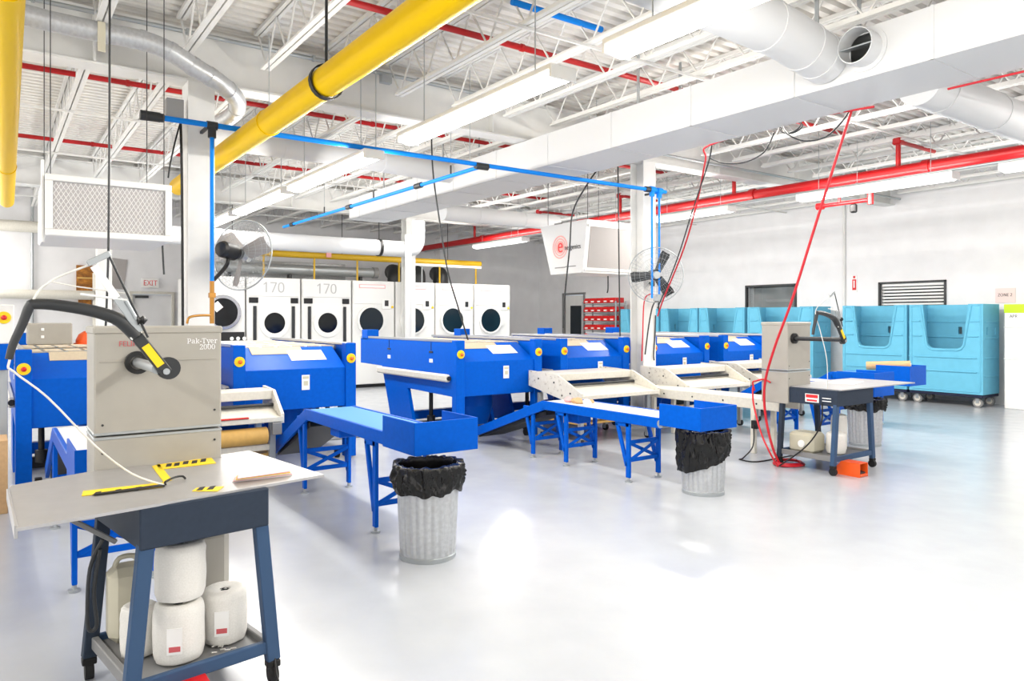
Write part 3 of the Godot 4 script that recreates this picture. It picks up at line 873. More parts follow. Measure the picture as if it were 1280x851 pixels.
func cart(z1: float, w: float, label: String) -> void:
	# open-front bulk laundry cart; front faces -x; z1 = edge nearer the camera; origin at its base
	var t := thing("laundry_cart", label, "cart", Vector3(14.8, 0, z1 - w * 0.5), 0.0, "tall light blue laundry carts along the wall")
	var h := 1.92
	var y0 := 0.24
	var d := 0.70
	var hw := w * 0.5 - 0.015
	var base := part(t, "chassis", mb().box(Vector3(d * 0.5, y0 - 0.03, 0), Vector3(d, 0.06, w - 0.04), 0.01), M.navy)
	for sx in [0.1, d - 0.1]:
		for sz in [-1.0, 1.0]:
			var c := Vector3(sx, 0.085, sz * (hw - 0.12))
			var cs := part(t, "caster", mb().tube([c + Vector3(-0.025, 0, 0), c + Vector3(0.025, 0, 0)], 0.085, 20), M.grey)
			part(cs, "hub", mb().tube([c + Vector3(-0.03, 0, 0), c + Vector3(0.03, 0, 0)], 0.055, 16), M.old_white)
			part(cs, "fork", mb().box(c + Vector3(-0.038, 0.055, 0), Vector3(0.008, 0.12, 0.06)).box(c + Vector3(0.038, 0.055, 0), Vector3(0.008, 0.12, 0.06)).box(c + Vector3(0, 0.115, 0), Vector3(0.085, 0.01, 0.08)), M.zinc)
	var P: Material = M.cart_blue
	part(t, "tub_floor", mb().box(Vector3(d * 0.5, y0 + 0.03, 0), Vector3(d - 0.02, 0.06, hw * 2 - 0.02)), P)
	var ys := y0 + (h - y0) * 0.70
	var bp := mb()
	for q in holed(-hw, hw, y0, h, [[-0.035, 0.035, ys - 0.07, ys + 0.07]]):
		bp.box(Vector3(d - 0.025, (q[2] + q[3]) * 0.5, (q[0] + q[1]) * 0.5), Vector3(0.05, q[3] - q[2], q[1] - q[0]), 0.0)
	part(t, "back_panel", bp, P)
	for s in [-1.0, 1.0]:
		var sp := mb()
		for q in holed(0.05, d - 0.05, y0, h, [[d * 0.25 - 0.025, d * 0.25 + 0.025, ys - 0.07, ys + 0.07], [d * 0.75 - 0.025, d * 0.75 + 0.025, ys - 0.07, ys + 0.07]]):
			sp.box(Vector3((q[0] + q[1]) * 0.5, (q[2] + q[3]) * 0.5, s * (hw - 0.025)), Vector3(q[1] - q[0], q[3] - q[2], 0.05), 0.0)
		part(t, "side_panel", sp, P)
	# front with a deep notch
	var nt := hw * 0.62       # half width of the notch at the top
	var nb := hw * 0.44
	var yb := y0 + (h - y0) * 0.50
	var poly := [Vector2(-hw, y0), Vector2(hw, y0), Vector2(hw, h), Vector2(nt, h)]
	var notch := [Vector2(nt, h), Vector2(nb + 0.03, yb + 0.09), Vector2(nb - 0.01, yb + 0.03), Vector2(nb - 0.08, yb), Vector2(-nb + 0.08, yb), Vector2(-nb + 0.01, yb + 0.03), Vector2(-nb - 0.03, yb + 0.09), Vector2(-nt, h)]
	for i in range(1, 8): poly.append(notch[i])
	poly.append(Vector2(-hw, h))
	part(t, "front_panel", mb().prism(poly, 0.05, zy(0.025)), P)
	var rim := []
	rim.append(Vector3(0.0, h - 0.025, hw - 0.05))
	rim.append(Vector3(0.0, h - 0.025, nt + 0.05))
	for i in range(1, 7): rim.append(Vector3(0.0, notch[i].y - 0.03, notch[i].x * 1.04))
	rim.append(Vector3(0.0, h - 0.025, -nt - 0.05))
	rim.append(Vector3(0.0, h - 0.025, -hw + 0.05))
	part(t, "rim_bead", mb().tube(rim, 0.022, 8), P)
	var border := [Vector3(0, h - 0.04, hw - 0.045), Vector3(0, y0 + 0.07, hw - 0.045), Vector3(0, y0 + 0.045, hw - 0.07), Vector3(0, y0 + 0.045, -hw + 0.07), Vector3(0, y0 + 0.07, -hw + 0.045), Vector3(0, h - 0.04, -hw + 0.045)]
	part(t, "border_bead", mb().tube(border, 0.014, 8), P)
	for y in [0.30, 0.145]:
		part(t, "ledge", mb().box(Vector3(-0.008, y0 + (h - y0) * (y + 0.1), 0), Vector3(0.034, 0.02, hw * 1.7), 0.003), P)
	for y in [0.64, 0.81]:
		for s in [-1.0, 1.0]:
			part(t, "ledge", mb().box(Vector3(-0.008, y0 + (h - y0) * y, s * hw * (0.76 if y < 0.7 else 0.80)), Vector3(0.034, 0.02, hw * 0.24), 0.003), P)
	for y in [0.2, 0.4, 0.62, 0.8]:
		part(t, "rib", mb().box(Vector3(d - 0.055, y0 + (h - y0) * y, 0), Vector3(0.03, 0.03, hw * 1.85), 0.01), P)
		for s in [-1.0, 1.0]:
			part(t, "side_rib", mb().box(Vector3(d * 0.5, y0 + (h - y0) * y, s * (hw + 0.002)), Vector3(d * 0.8, 0.03, 0.02), 0.008), P)

func right_side() -> void:
	cart(-5.85, 1.35, "light blue laundry cart beside the white boxes with a lime band")
	cart(-7.22, 1.37, "light blue laundry cart under the slatted window")
	cart(-9.25, 1.75, "light blue laundry cart under the dark office window, behind the tying machine")
	cart(-11.06, 1.42, "light blue laundry cart behind the rightmost folders, next after the office window")
	cart(-12.5, 1.3, "light blue laundry cart just right of the white column with the fan")
	cart(-13.85, 1.5, "light blue laundry cart between the red bin rack and the white column")
	# white cartons with a lime band beside the carts
	var z := -5.0
	var t := thing("carton_stack_base", "plain white carton at the foot of the lime-topped stack", "box", Vector3(15.45, 0, z))
	part(t, "carton", mb().box(Vector3(0, 0.45, 0), Vector3(0.6, 0.9, 1.3), 0.01), M.paper)
	part(t, "lid", mb().box(Vector3(0, 0.91, 0), Vector3(0.62, 0.03, 1.32), 0.008), M.white_enamel)
	t = thing("carton", "plain white carton in the middle of the lime-topped stack", "box", Vector3(15.45, 0.925, z))
	part(t, "carton", mb().box(Vector3(0, 0.28, 0), Vector3(0.6, 0.56, 1.3), 0.01), M.paper)
	part(t, "lid", mb().box(Vector3(0, 0.565, 0), Vector3(0.62, 0.02, 1.32), 0.008), M.white_enamel)
	t = thing("carton", "white carton with a lime green band, topmost of its stack", "box", Vector3(15.45, 1.5, z))
	part(t, "carton", mb().box(Vector3(0, 0.13, 0), Vector3(0.6, 0.26, 1.3), 0.01), M.paper)
	part(t, "lime_band", mb().box(Vector3(0, 0.33, 0), Vector3(0.61, 0.16, 1.31), 0.006), M.lime)
	words(t, "band_text", "APR", 0.07, M.ink, Transform3D(Basis(Vector3.UP, -PI / 2), Vector3(-0.303, 0.19, -0.50)))
	# signs
	var nx := Basis(Vector3.UP, -PI / 2)
	t = thing("zone_sign", "faint pink ZONE sign on the wall above the lime band", "sign")
	part(t, "sheet", mb().box(Vector3(XR - 0.01, 2.09, -5.87), Vector3(0.01, 0.28, 0.34), 0.002), M.pale_pink)
	words(t, "zone_text", "ZONE 2", 0.075, M.ink, Transform3D(nx, Vector3(XR - 0.018, 2.1, -5.87)))
	t = thing("extinguisher_sign", "narrow red extinguisher sign on the cart wall", "sign")
	part(t, "plate", mb().box(Vector3(XR - 0.01, 2.43, -8.87), Vector3(0.01, 0.38, 0.13), 0.002), M.paper)
	part(t, "red_mark", mb().box(Vector3(XR - 0.018, 2.41, -8.87), Vector3(0.008, 0.24, 0.09)).box(Vector3(XR - 0.018, 2.58, -8.87), Vector3(0.008, 0.05, 0.05)), M.text_red)
	part(t, "white_bar", mb().box(Vector3(XR - 0.024, 2.42, -8.87), Vector3(0.006, 0.16, 0.03)), M.paper)
	# red bin rack
	t = thing("bin_rack", "steel rack filled with red storage bins", "rack", Vector3(14.9, 0, -16.15))
	for sz in [-0.72, 0.72]:
		for sx in [-0.2, 0.2]:
			part(t, "post", mb().box(Vector3(sx, 1.08, sz), Vector3(0.04, 2.16, 0.04)), M.zinc)
	for k in 8:
		part(t, "shelf", mb().box(Vector3(0, 0.22 + k * 0.265, 0), Vector3(0.42, 0.02, 1.44)), M.zinc)
	var binm := mb().box(Vector3(0, 0.1, 0), Vector3(0.34, 0.15, 0.25), 0.008).mesh()
	var front := mb().box(Vector3(-0.19, 0.07, 0), Vector3(0.03, 0.09, 0.25), 0.006).mesh()
	var tagm := mb().box(Vector3(-0.207, 0.07, 0), Vector3(0.006, 0.04, 0.12), 0.0).mesh()
	for k in range(3, 8):
		for i in 5:
			var o := part(self, "storage_bin", binm, M.red, Vector3(14.9, 0.23 + k * 0.265, -16.15 - 0.56 + i * 0.28))
			tag(o, "small red storage bin on the steel rack", "bin", "red bins on the steel rack")
			part(o, "lip", front, M.red)
			part(o, "label_card", tagm, M.paper)
	t = thing("outlet_panel", "pair of beige outlet boxes right of the dryer row", "outlet")
	for s in [0.0, 0.38]:
		part(t, "box", mb().box(Vector3(12.6 + s, 1.86, ZB + 0.05), Vector3(0.25, 0.55, 0.09)), M.plastic_beige)
		part(t, "cover", mb().box(Vector3(12.6 + s, 1.86, ZB + 0.1), Vector3(0.17, 0.4, 0.015)), M.grey)
	struct("trim_1", mb().box(Vector3(11.75, 2.1, ZB + 0.152), Vector3(0.3, 4.2, 0.3)), M.wall_paint, "white wall pilaster behind the end of the gas pipe")

# ---------------------------------------------------------------- folding machines
func stop_button(t: Node, at: Vector3, red := false) -> void:
	var s := part(t, "stop_plate", disc(at, Vector3(0, 0, 1), 0.056, 0.012, 20), M.yellow)
	part(s, "stop_knob", mb().lathe([Vector2(0.012, 0.01), Vector2(0.014, 0.03), Vector2(0.023, 0.03), Vector2(0.023, 0.04), Vector2(0.016, 0.047), Vector2(0, 0.057)], 16, along(at, Vector3(0, 0, 1))), M.red if red else M.stop_orange)

func folder(x0: float, label: String, w := 1.4, red := false) -> void:
	var t := thing("folding_machine", label, "folder", Vector3(x0 + w * 0.5, 0, -8.16), 0.0, "blue folding machines in a row")
	var B: Material = M.blue
	var hw := w * 0.5
	var prof := [Vector2(-0.02, 1.33), Vector2(-3.0, 1.33), Vector2(-3.0, 0.93), Vector2(-2.2, 0.92), Vector2(-1.85, 0.03), Vector2(-1.13, 0.03), Vector2(-1.36, 0.64), Vector2(-0.02, 0.62)]
	for s in [-1.0, 1.0]:
		part(t, "side_panel", mb().prism(prof, 0.05, zy(s * (hw - 0.025))), B)
		part(t, "front_post", mb().box(Vector3(s * (hw - 0.06), 0.69, -0.03), Vector3(0.13, 1.34, 0.12), 0.006), B)
		part(t, "foot", mb().tube([Vector3(s * (hw - 0.06), 0, -0.03), Vector3(s * (hw - 0.06), 0.03, -0.03)], 0.04, 12), M.zinc)
		part(t, "caster", mb().tube([Vector3(s * (hw - 0.16), 0.05, -0.1), Vector3(s * (hw - 0.20), 0.05, -0.1)], 0.05, 16).box(Vector3(s * (hw - 0.18), 0.11, -0.1), Vector3(0.06, 0.05, 0.08)), M.rubber)
		stop_button(t, Vector3(s * (hw - 0.06), 1.18, 0.03), red)
		part(t, "top_rail", mb().box(Vector3(s * (hw - 0.04), 1.35, -1.55), Vector3(0.06, 0.035, 2.95), 0.004), M.aluminium)
		if s < 0.0: part(t, "corner_block", mb().box(Vector3(s * (hw - 0.1), 1.39, -2.85), Vector3(0.2, 0.16, 0.22), 0.006), B)
		for u in [0.65, 1.95]:
			part(t, "panel_latch", mb().box(Vector3(s * (hw + 0.004), 1.19, -u), Vector3(0.012, 0.025, 0.10)), M.charcoal)
			part(t, "data_label", mb().box(Vector3(s * (hw + 0.002), 1.07, -u), Vector3(0.006, 0.05, 0.09), 0.0), M.paper)
			part(t, "panel_seam", mb().box(Vector3(s * (hw + 0.001), 1.27, -u), Vector3(0.006, 0.12, 0.012), 0.0), M.navy)
		part(t, "side_roll_cover", mb().box(Vector3(s * (hw + 0.03), 0.86, -1.2), Vector3(0.07, 0.10, 2.15), 0.02), M.old_white)
		part(t, "roll_cover_end", mb().tube([Vector3(s * (hw + 0.03), 0.86, -0.13), Vector3(s * (hw + 0.03), 0.86, -0.11)], 0.03, 12), M.charcoal)
	part(t, "front_panel", mb().box(Vector3(0, 0.85, -0.02), Vector3(w - 0.24, 0.46, 0.05), 0.006), B)
	# sloping hood
	var hood := [Vector2(0.0, 1.08), Vector2(-0.42, 1.31), Vector2(-0.42, 1.27), Vector2(-0.04, 1.05)]
	part(t, "hood", mb().prism(hood, w - 0.24, zy(0.0)), B)
	var hn := Vector3(0, 0.42, 0.23).normalized()
	var hx := Basis(Vector3.RIGHT, -0.5)
	hx = Basis(Vector3(1, 0, 0), Vector3(0, 0.23, -0.42).normalized(), hn)
	var sheet := part(t, "instruction_sheet", mb().box(Vector3(0.2, 1.215, -0.245) + hn * 0.004, Vector3(0.42, 0.22, 0.004), 0.0, hx), M.paper)
	for k in 4:
		part(sheet, "print_line", mb().box(Vector3(0.2, 1.215, -0.245) + hn * 0.008 + hx * Vector3(0, 0.07 - 0.045 * k, 0), Vector3(0.32 - 0.05 * (k % 2), 0.012, 0.003), 0.0, hx), M.pale_ink)
	part(t, "worn_plate", mb().box(Vector3(-0.12, 1.27, -0.35) + hn * 0.006, Vector3(0.6, 0.16, 0.004), 0.0, hx), M.belt)
	var sticker := part(t, "warning_label", mb().box(Vector3(0.1, 0.92, 0.008), Vector3(0.09, 0.17, 0.006), 0.0), M.paper)
	part(sticker, "warning_print", mb().box(Vector3(0.1, 0.975, 0.012), Vector3(0.07, 0.03, 0.004), 0.0).box(Vector3(0.1, 0.91, 0.012), Vector3(0.05, 0.05, 0.004), 0.0), M.plastic_beige)
	# inside: belts, rollers, belly
	for k in 7:
		part(t, "belt_strip", mb().box(Vector3(-hw + 0.16 + k * (w - 0.32) / 6.0, 1.315, -1.65), Vector3(0.14, 0.012, 2.4), 0.0), M.belt)
	for u in [0.5, 1.2, 2.0, 2.85]:
		part(t, "roller", mb().tube([Vector3(-hw + 0.05, 1.29, -u), Vector3(hw - 0.05, 1.29, -u)], 0.035, 12), M.zinc)
	part(t, "belly_pan", mb().box(Vector3(0, 0.95, -1.5), Vector3(w - 0.1, 0.05, 2.9)), M.blue)
	part(t, "rear_panel", mb().box(Vector3(0, 1.12, -2.98), Vector3(w - 0.1, 0.4, 0.03)), B)
	part(t, "blower_tank", mb().lathe([Vector2(0.0, 0.12), Vector2(0.17, 0.14), Vector2(0.24, 0.4), Vector2(0.24, 0.92)], 18, Transform3D(Basis(), Vector3(0.1, 0, -0.75))), M.blue)
	part(t, "cross_beam", mb().box(Vector3(0, 0.22, -1.5), Vector3(w - 0.1, 0.12, 0.12)), M.blue)
	part(t, "motor", mb().tube([Vector3(-0.45, 0.12, -1.1), Vector3(-0.45, 0.60, -1.1)], 0.03, 12).tube([Vector3(-0.45, 0.12, -1.1), Vector3(-0.45, 0.25, -1.1)], 0.06, 12), M.black)
	part(t, "floor_rail", mb().box(Vector3(0, 0.06, -1.48), Vector3(w - 0.1, 0.12, 0.08)), M.black)

func feed_table(x0: float, w: float, zf: float, d: float, label: String, drum := false) -> void:
	var t := thing("feed_table", label, "work table", Vector3(x0 + w * 0.5, 0, zf), 0.0, "worn white feed tables before the folders")
	var hw := w * 0.5
	var W: Material = M.old_white
	var cheek := [Vector2(0, 0.60), Vector2(0, 0.69), Vector2(-0.45 * d, 0.91), Vector2(-d, 0.93), Vector2(-d, 0.72), Vector2(-0.3 * d, 0.575)]
	for s in [-1.0, 1.0]:
		var c := part(t, "cheek", mb().prism(cheek, 0.03, zy(s * (hw - 0.015))), M.grimy_white)
		for q in [[-0.2, 0.68], [-0.5, 0.80], [-0.8, 0.83], [-0.35, 0.64]]:
			part(c, "bolt", mb().tube([Vector3(s * hw, q[1], q[0] * d), Vector3(s * (hw + 0.006), q[1], q[0] * d)], 0.012, 8), M.charcoal)
		for q in [-0.12, -0.88]:
			part(t, "leg", mb().box(Vector3(s * (hw - 0.1), 0.33, q * d), Vector3(0.06, 0.60, 0.06)), M.zinc)
			var cc := Vector3(s * (hw - 0.1), 0.05, q * d)
			part(t, "caster", mb().tube([cc + Vector3(-0.02, 0, 0), cc + Vector3(0.02, 0, 0)], 0.05, 16), M.rubber)
	part(t, "lower_deck", mb().bar(Vector3(0, 0.645, -0.02), Vector3(0, 0.73, -0.5 * d), w - 0.06, 0.02, 0.004, Vector3.RIGHT), W)
	part(t, "front_lip", mb().box(Vector3(0, 0.64, -0.005), Vector3(w - 0.02, 0.05, 0.03)), W)
	part(t, "upper_deck", mb().box(Vector3(0, 0.90, -0.74 * d), Vector3(w - 0.06, 0.02, 0.52 * d)), W)
	part(t, "upper_lip", mb().box(Vector3(0, 0.86, -0.48 * d), Vector3(w - 0.06, 0.09, 0.02)), W)
	part(t, "crossbar", mb().tube([Vector3(-hw + 0.03, 0.76, -0.42 * d), Vector3(hw - 0.03, 0.76, -0.42 * d)], 0.018, 10), M.charcoal)
	part(t, "lower_shelf", mb().box(Vector3(0, 0.28, -0.5 * d), Vector3(w - 0.2, 0.03, 0.7 * d)), M.wood)
	part(t, "shelf_rail", mb().box(Vector3(0, 0.36, -0.12 * d), Vector3(w - 0.2, 0.06, 0.03)), W)
	part(t, "drive_box", mb().box(Vector3(hw * 0.35, 0.45, -0.6 * d), Vector3(0.35, 0.3, 0.25)), M.blue)
	if drum:
		part(t, "drum", mb().tube([Vector3(-hw * 0.5, 0.48, -0.1 * d), Vector3(hw - 0.16, 0.48, -0.1 * d)], 0.085, 18), M.wood)
		part(t, "red_trim", mb().box(Vector3(-0.1, 0.675, 0.0), Vector3(w - 0.5, 0.012, 0.05)), M.red)
		part(t, "switch_box", mb().box(Vector3(hw - 0.08, 0.55, 0.02), Vector3(0.09, 0.12, 0.04)), M.grey)

func folders() -> void:
	folder(0.18, "blue folder behind the grey tying cabinet, with a red stop button", 1.4, true)
	folder(2.12, "blue folder behind the white feed table, right of the white column with a hose drop")
	folder(4.92, "blue folder showing its long side and cream roll cover")
	folder(6.67, "blue folder directly left of the white column with the round fan", 1.36)
	folder(8.53, "blue folder directly right of the white column with the round fan", 1.39)
	folder(10.3, "blue folder behind the grey cabinet of the second tying machine")
	feed_table(1.0, 1.40, -7.32, 0.62, "white feed table with a wooden drum, between the tying cabinet and blue conveyor", true)
	feed_table(6.08, 1.42, -7.0, 1.12, "white feed table with grimy cheeks, left of the fan column")
	feed_table(8.08, 1.42, -7.0, 0.94, "white feed table standing at the foot of the fan column")
	feed_table(9.9, 1.4, -7.1, 1.02, "white feed table behind the grey cabinet of the second tying machine")
	# grey case, hard hat on the leftmost folder
	var c := solo("instrument_case", mb().box(Vector3(0.52, 1.48, -9.6), Vector3(0.42, 0.24, 0.3), 0.012), M.taupe, "grey case lying on the leftmost folder", "case")
	part(c, "case_latch", mb().box(Vector3(0.45, 1.53, -9.445), Vector3(0.03, 0.03, 0.012)).box(Vector3(0.45, 1.45, -9.445), Vector3(0.03, 0.03, 0.012)), M.paper)
	var hat := thing("hard_hat", "red-orange hard hat lying beside the grey case", "helmet", Vector3(0.92, 1.36, -9.6))
	part(hat, "shell", mb().lathe([Vector2(0.15, 0.0), Vector2(0.148, 0.05), Vector2(0.12, 0.11), Vector2(0.07, 0.145), Vector2(0, 0.155)], 20), M.orange)
	part(hat, "brim", mb().lathe([Vector2(0.14, 0.0), Vector2(0.17, 0.0), Vector2(0.17, 0.012), Vector2(0.14, 0.016)], 20), M.orange)
	# control box at the left edge
	var k := thing("control_box", "white control box with a yellow and red knob at the left edge", "control box", az(8, 405, -8.2) - Vector3(0.02, 0, 0))
	part(k, "case", mb().box(Vector3(0, 0, 0), Vector3(0.16, 0.36, 0.14), 0.01), M.white_enamel)
	part(k, "blue_base", mb().box(Vector3(0, -0.3, 0), Vector3(0.15, 0.24, 0.13)), M.blue)
	part(k, "post", mb().box(Vector3(0, -0.95, 0), Vector3(0.06, 1.1, 0.06)), M.zinc)
	stop_button(k, Vector3(0, 0.06, 0.07), true)
	var cb := solo("cardboard_box", mb().box(Vector3(-0.04, 0.31, -7.7), Vector3(0.3, 0.62, 0.4)), M.kraft, "tall brown cardboard box at the left edge beside the blue folder", "box")
	part(cb, "tape", mb().box(Vector3(-0.04, 0.622, -7.7), Vector3(0.06, 0.004, 0.4), 0.0), M.plastic_beige)

# ---------------------------------------------------------------- conveyors
func conv_leg(t: Node, x: float, z: float, top: float, out: float) -> void:
	# tapered sheet leg with an open triangle, and a levelling foot
	var b := mb()
	b.bar(Vector3(x, 0.045, z), Vector3(x, top, z), 0.055, 0.03, 0.004, Vector3(0, 0, 1))
	b.bar(Vector3(x, 0.16, z + out * 0.02), Vector3(x, top - 0.02, z + out * 0.16), 0.04, 0.03, 0.004, Vector3(0, 0, 1))
	b.box(Vector3(x, top - 0.02, z + out * 0.08), Vector3(0.03, 0.05, 0.2))
	var l := part(t, "leg", b, M.blue)
	part(l, "levelling_foot", mb().tube([Vector3(x, 0, z), Vector3(x, 0.015, z)], 0.035, 14).tube([Vector3(x, 0.01, z), Vector3(x, 0.06, z)], 0.014, 8), M.zinc)

func brace(t: Node, x0: float, x1: float, z: float, y0: float, y1: float) -> void:
	var b := mb()
	b.bar(Vector3(x0, y0, z), Vector3(x1, y0, z), 0.02, 0.04)
	b.bar(Vector3(x0, y1, z), Vector3(x1, y1, z), 0.02, 0.04)
	b.bar(Vector3(x0, y0, z + 0.012), Vector3(x1, y1, z + 0.012), 0.012, 0.035)
	b.bar(Vector3(x0, y1, z - 0.012), Vector3(x1, y0, z - 0.012), 0.012, 0.035)
	part(t, "brace", b, M.blue)

func conveyor(x0: float, w: float, zf: float, zl: float, yb: float, blo: float, bhi: float, legs: Array, incline: Vector2, label: String, belt: Material) -> void:
	# zf: front of the chute box; zl: far end of the level bed; incline: (z, y) of the low end
	var t := thing("belt_conveyor", label, "conveyor", Vector3.ZERO, 0.0, "blue delivery conveyors with chute boxes")
	var x1 := x0 + w
	var zb := zf - 0.5
	part(t, "belt", mb().box(Vector3(x0 + w / 2, yb - 0.01, (zb + zl) / 2), Vector3(w - 0.06, 0.02, zb - zl), 0.004), belt)
	for x in [x0 + 0.015, x1 - 0.015]:
		part(t, "side_rail", mb().box(Vector3(x, yb - 0.045, (zb + zl) / 2), Vector3(0.03, 0.10, zb - zl + 0.02), 0.004), M.blue)
		part(t, "incline_rail", mb().bar(Vector3(x, incline.y, incline.x), Vector3(x, yb - 0.045, zl), 0.03, 0.11, 0.004, Vector3.RIGHT), M.blue)
	part(t, "incline_belt", mb().bar(Vector3(x0 + w / 2, incline.y + 0.03, incline.x), Vector3(x0 + w / 2, yb - 0.02, zl), w - 0.06, 0.02, 0.004, Vector3.RIGHT), belt)
	part(t, "incline_underside", mb().bar(Vector3(x0 + w / 2, incline.y - 0.05, incline.x), Vector3(x0 + w / 2, yb - 0.14, zl), w - 0.08, 0.05, 0.004, Vector3.RIGHT), M.black)
	# chute box: four walls, open above and below
	var hx := (blo + bhi) / 2
	var hh := bhi - blo
	for x in [x0 - 0.008, x1 + 0.008]:
		part(t, "chute_side", mb().box(Vector3(x, hx, (zf + zb) / 2), Vector3(0.012, hh, 0.5), 0.002), M.blue)
	part(t, "chute_front", mb().box(Vector3(x0 + w / 2, hx, zf), Vector3(w + 0.028, hh, 0.012), 0.002), M.blue)
	part(t, "chute_slope", mb().bar(Vector3(x0 + w / 2, yb - 0.03, zb), Vector3(x0 + w / 2, blo + 0.03, zb + 0.22), w, 0.01, 0.002, Vector3.RIGHT), M.blue)
	part(t, "end_roller", mb().tube([Vector3(x0, yb - 0.05, zb), Vector3(x1, yb - 0.05, zb)], 0.04, 12), M.zinc)
	for z in legs:
		conv_leg(t, x0 + 0.025, z, yb - 0.09, -1.0)
		conv_leg(t, x1 - 0.025, z, yb - 0.09, -1.0)
		brace(t, x0 + 0.03, x1 - 0.03, z, 0.22, 0.40)
	part(t, "drive_motor", mb().box(Vector3(x0 + w * 0.5, yb - 0.15, zl + 0.35), Vector3(0.2, 0.14, 0.22), 0.01), M.blue)

func trash_can(at: Vector3, label: String, bag: bool, sd: int, h := 0.64, skirt := 0.47, tilt := 0.0) -> void:
	var t := thing("trash_can", label, "trash can", at, 0.0, "galvanised trash cans under the chutes")
	var rows := []
	for i in 12:
		var f := i / 11.0
		var ring_ := PackedVector3Array()
		for k in 120:
			var g := TAU * k / 120.0
			var r := lerpf(0.188, 0.215, f)
			if i > 0 and i < 11: r += 0.005 * clampf(2.2 * cos(g * 24.0), -1.0, 1.0)
			ring_.append(Vector3(cos(g) * r, 0.02 + f * (h - 0.03), sin(g) * r))
		rows.append(ring_)
	part(t, "body", mb().grid(rows, true), M.galvanised)
	part(t, "base", mb().lathe([Vector2(0.0, 0.0), Vector2(0.195, 0.0), Vector2(0.197, 0.03), Vector2(0.188, 0.035)], 40), M.zinc)
	part(t, "rim", mb().lathe([Vector2(0.212, h - 0.02), Vector2(0.222, h - 0.012), Vector2(0.222, h), Vector2(0.212, h + 0.006), Vector2(0.206, h), Vector2(0.206, h - 0.02)], 40), M.galvanised)
	if bag:
		var nz := FastNoiseLite.new()
		nz.seed = sd; nz.frequency = 1.0; nz.fractal_octaves = 2
		var rows2 := []
		var steps := 34
		for i in steps:
			var f := i / float(steps - 1)
			var ring_ := PackedVector3Array()
			for k in 160:
				var g := TAU * k / 160.0
				var c := Vector3(cos(g), 0, sin(g))
				var low := skirt + tilt * c.dot(Vector3(0.8, 0, 0.6)) + nz.get_noise_2d(c.x * 1.2 + 5.0, c.z * 1.2) * 0.035
				var q: Vector2
				var outer := 0.0
				if f < 0.3: q = Vector2(0.05, 0.24).lerp(Vector2(0.19, 0.34), f / 0.3)
				elif f < 0.55: q = Vector2(0.19, 0.34).lerp(Vector2(0.202, h + 0.012), (f - 0.3) / 0.25)
				elif f < 0.64: q = Vector2(0.202, h + 0.012).lerp(Vector2(0.236, h + 0.002), (f - 0.55) / 0.09)
				else:
					outer = (f - 0.64) / 0.36
					q = Vector2(0.236, h + 0.002).lerp(Vector2(0.232, low), outer)
				# hanging folds run down and slantwise; crumple is finer
				var fold := 1.0 - absf(nz.get_noise_3d(c.x * 1.9 + q.y * 2.2, q.y * 2.0, c.z * 1.9)) * 3.2
				var crease := 1.0 - absf(nz.get_noise_3d(c.x * 3.2, q.y * 9.0 + c.x * 3.0, c.z * 3.2 + 9.0)) * 3.0
				var rr := q.x
				if f > 0.6: rr += maxf(fold, -0.2) * 0.030 * sin(PI * clampf(0.25 + outer * 0.75, 0.0, 1.0)) + maxf(crease, -0.2) * 0.013
				elif f < 0.5: rr = minf(rr + fold * 0.012, 0.196)
				ring_.append(Vector3(c.x * rr, q.y + (maxf(fold, 0.0) * 0.012 if f > 0.5 and f < 0.7 else 0.0), c.z * rr))
			rows2.append(ring_)
		var o := part(self, "bin_liner", mb().grid(rows2, true), M.bag, at)
		tag(o, "crumpled black liner in the " + label, "trash bag", "black liners in the trash cans")

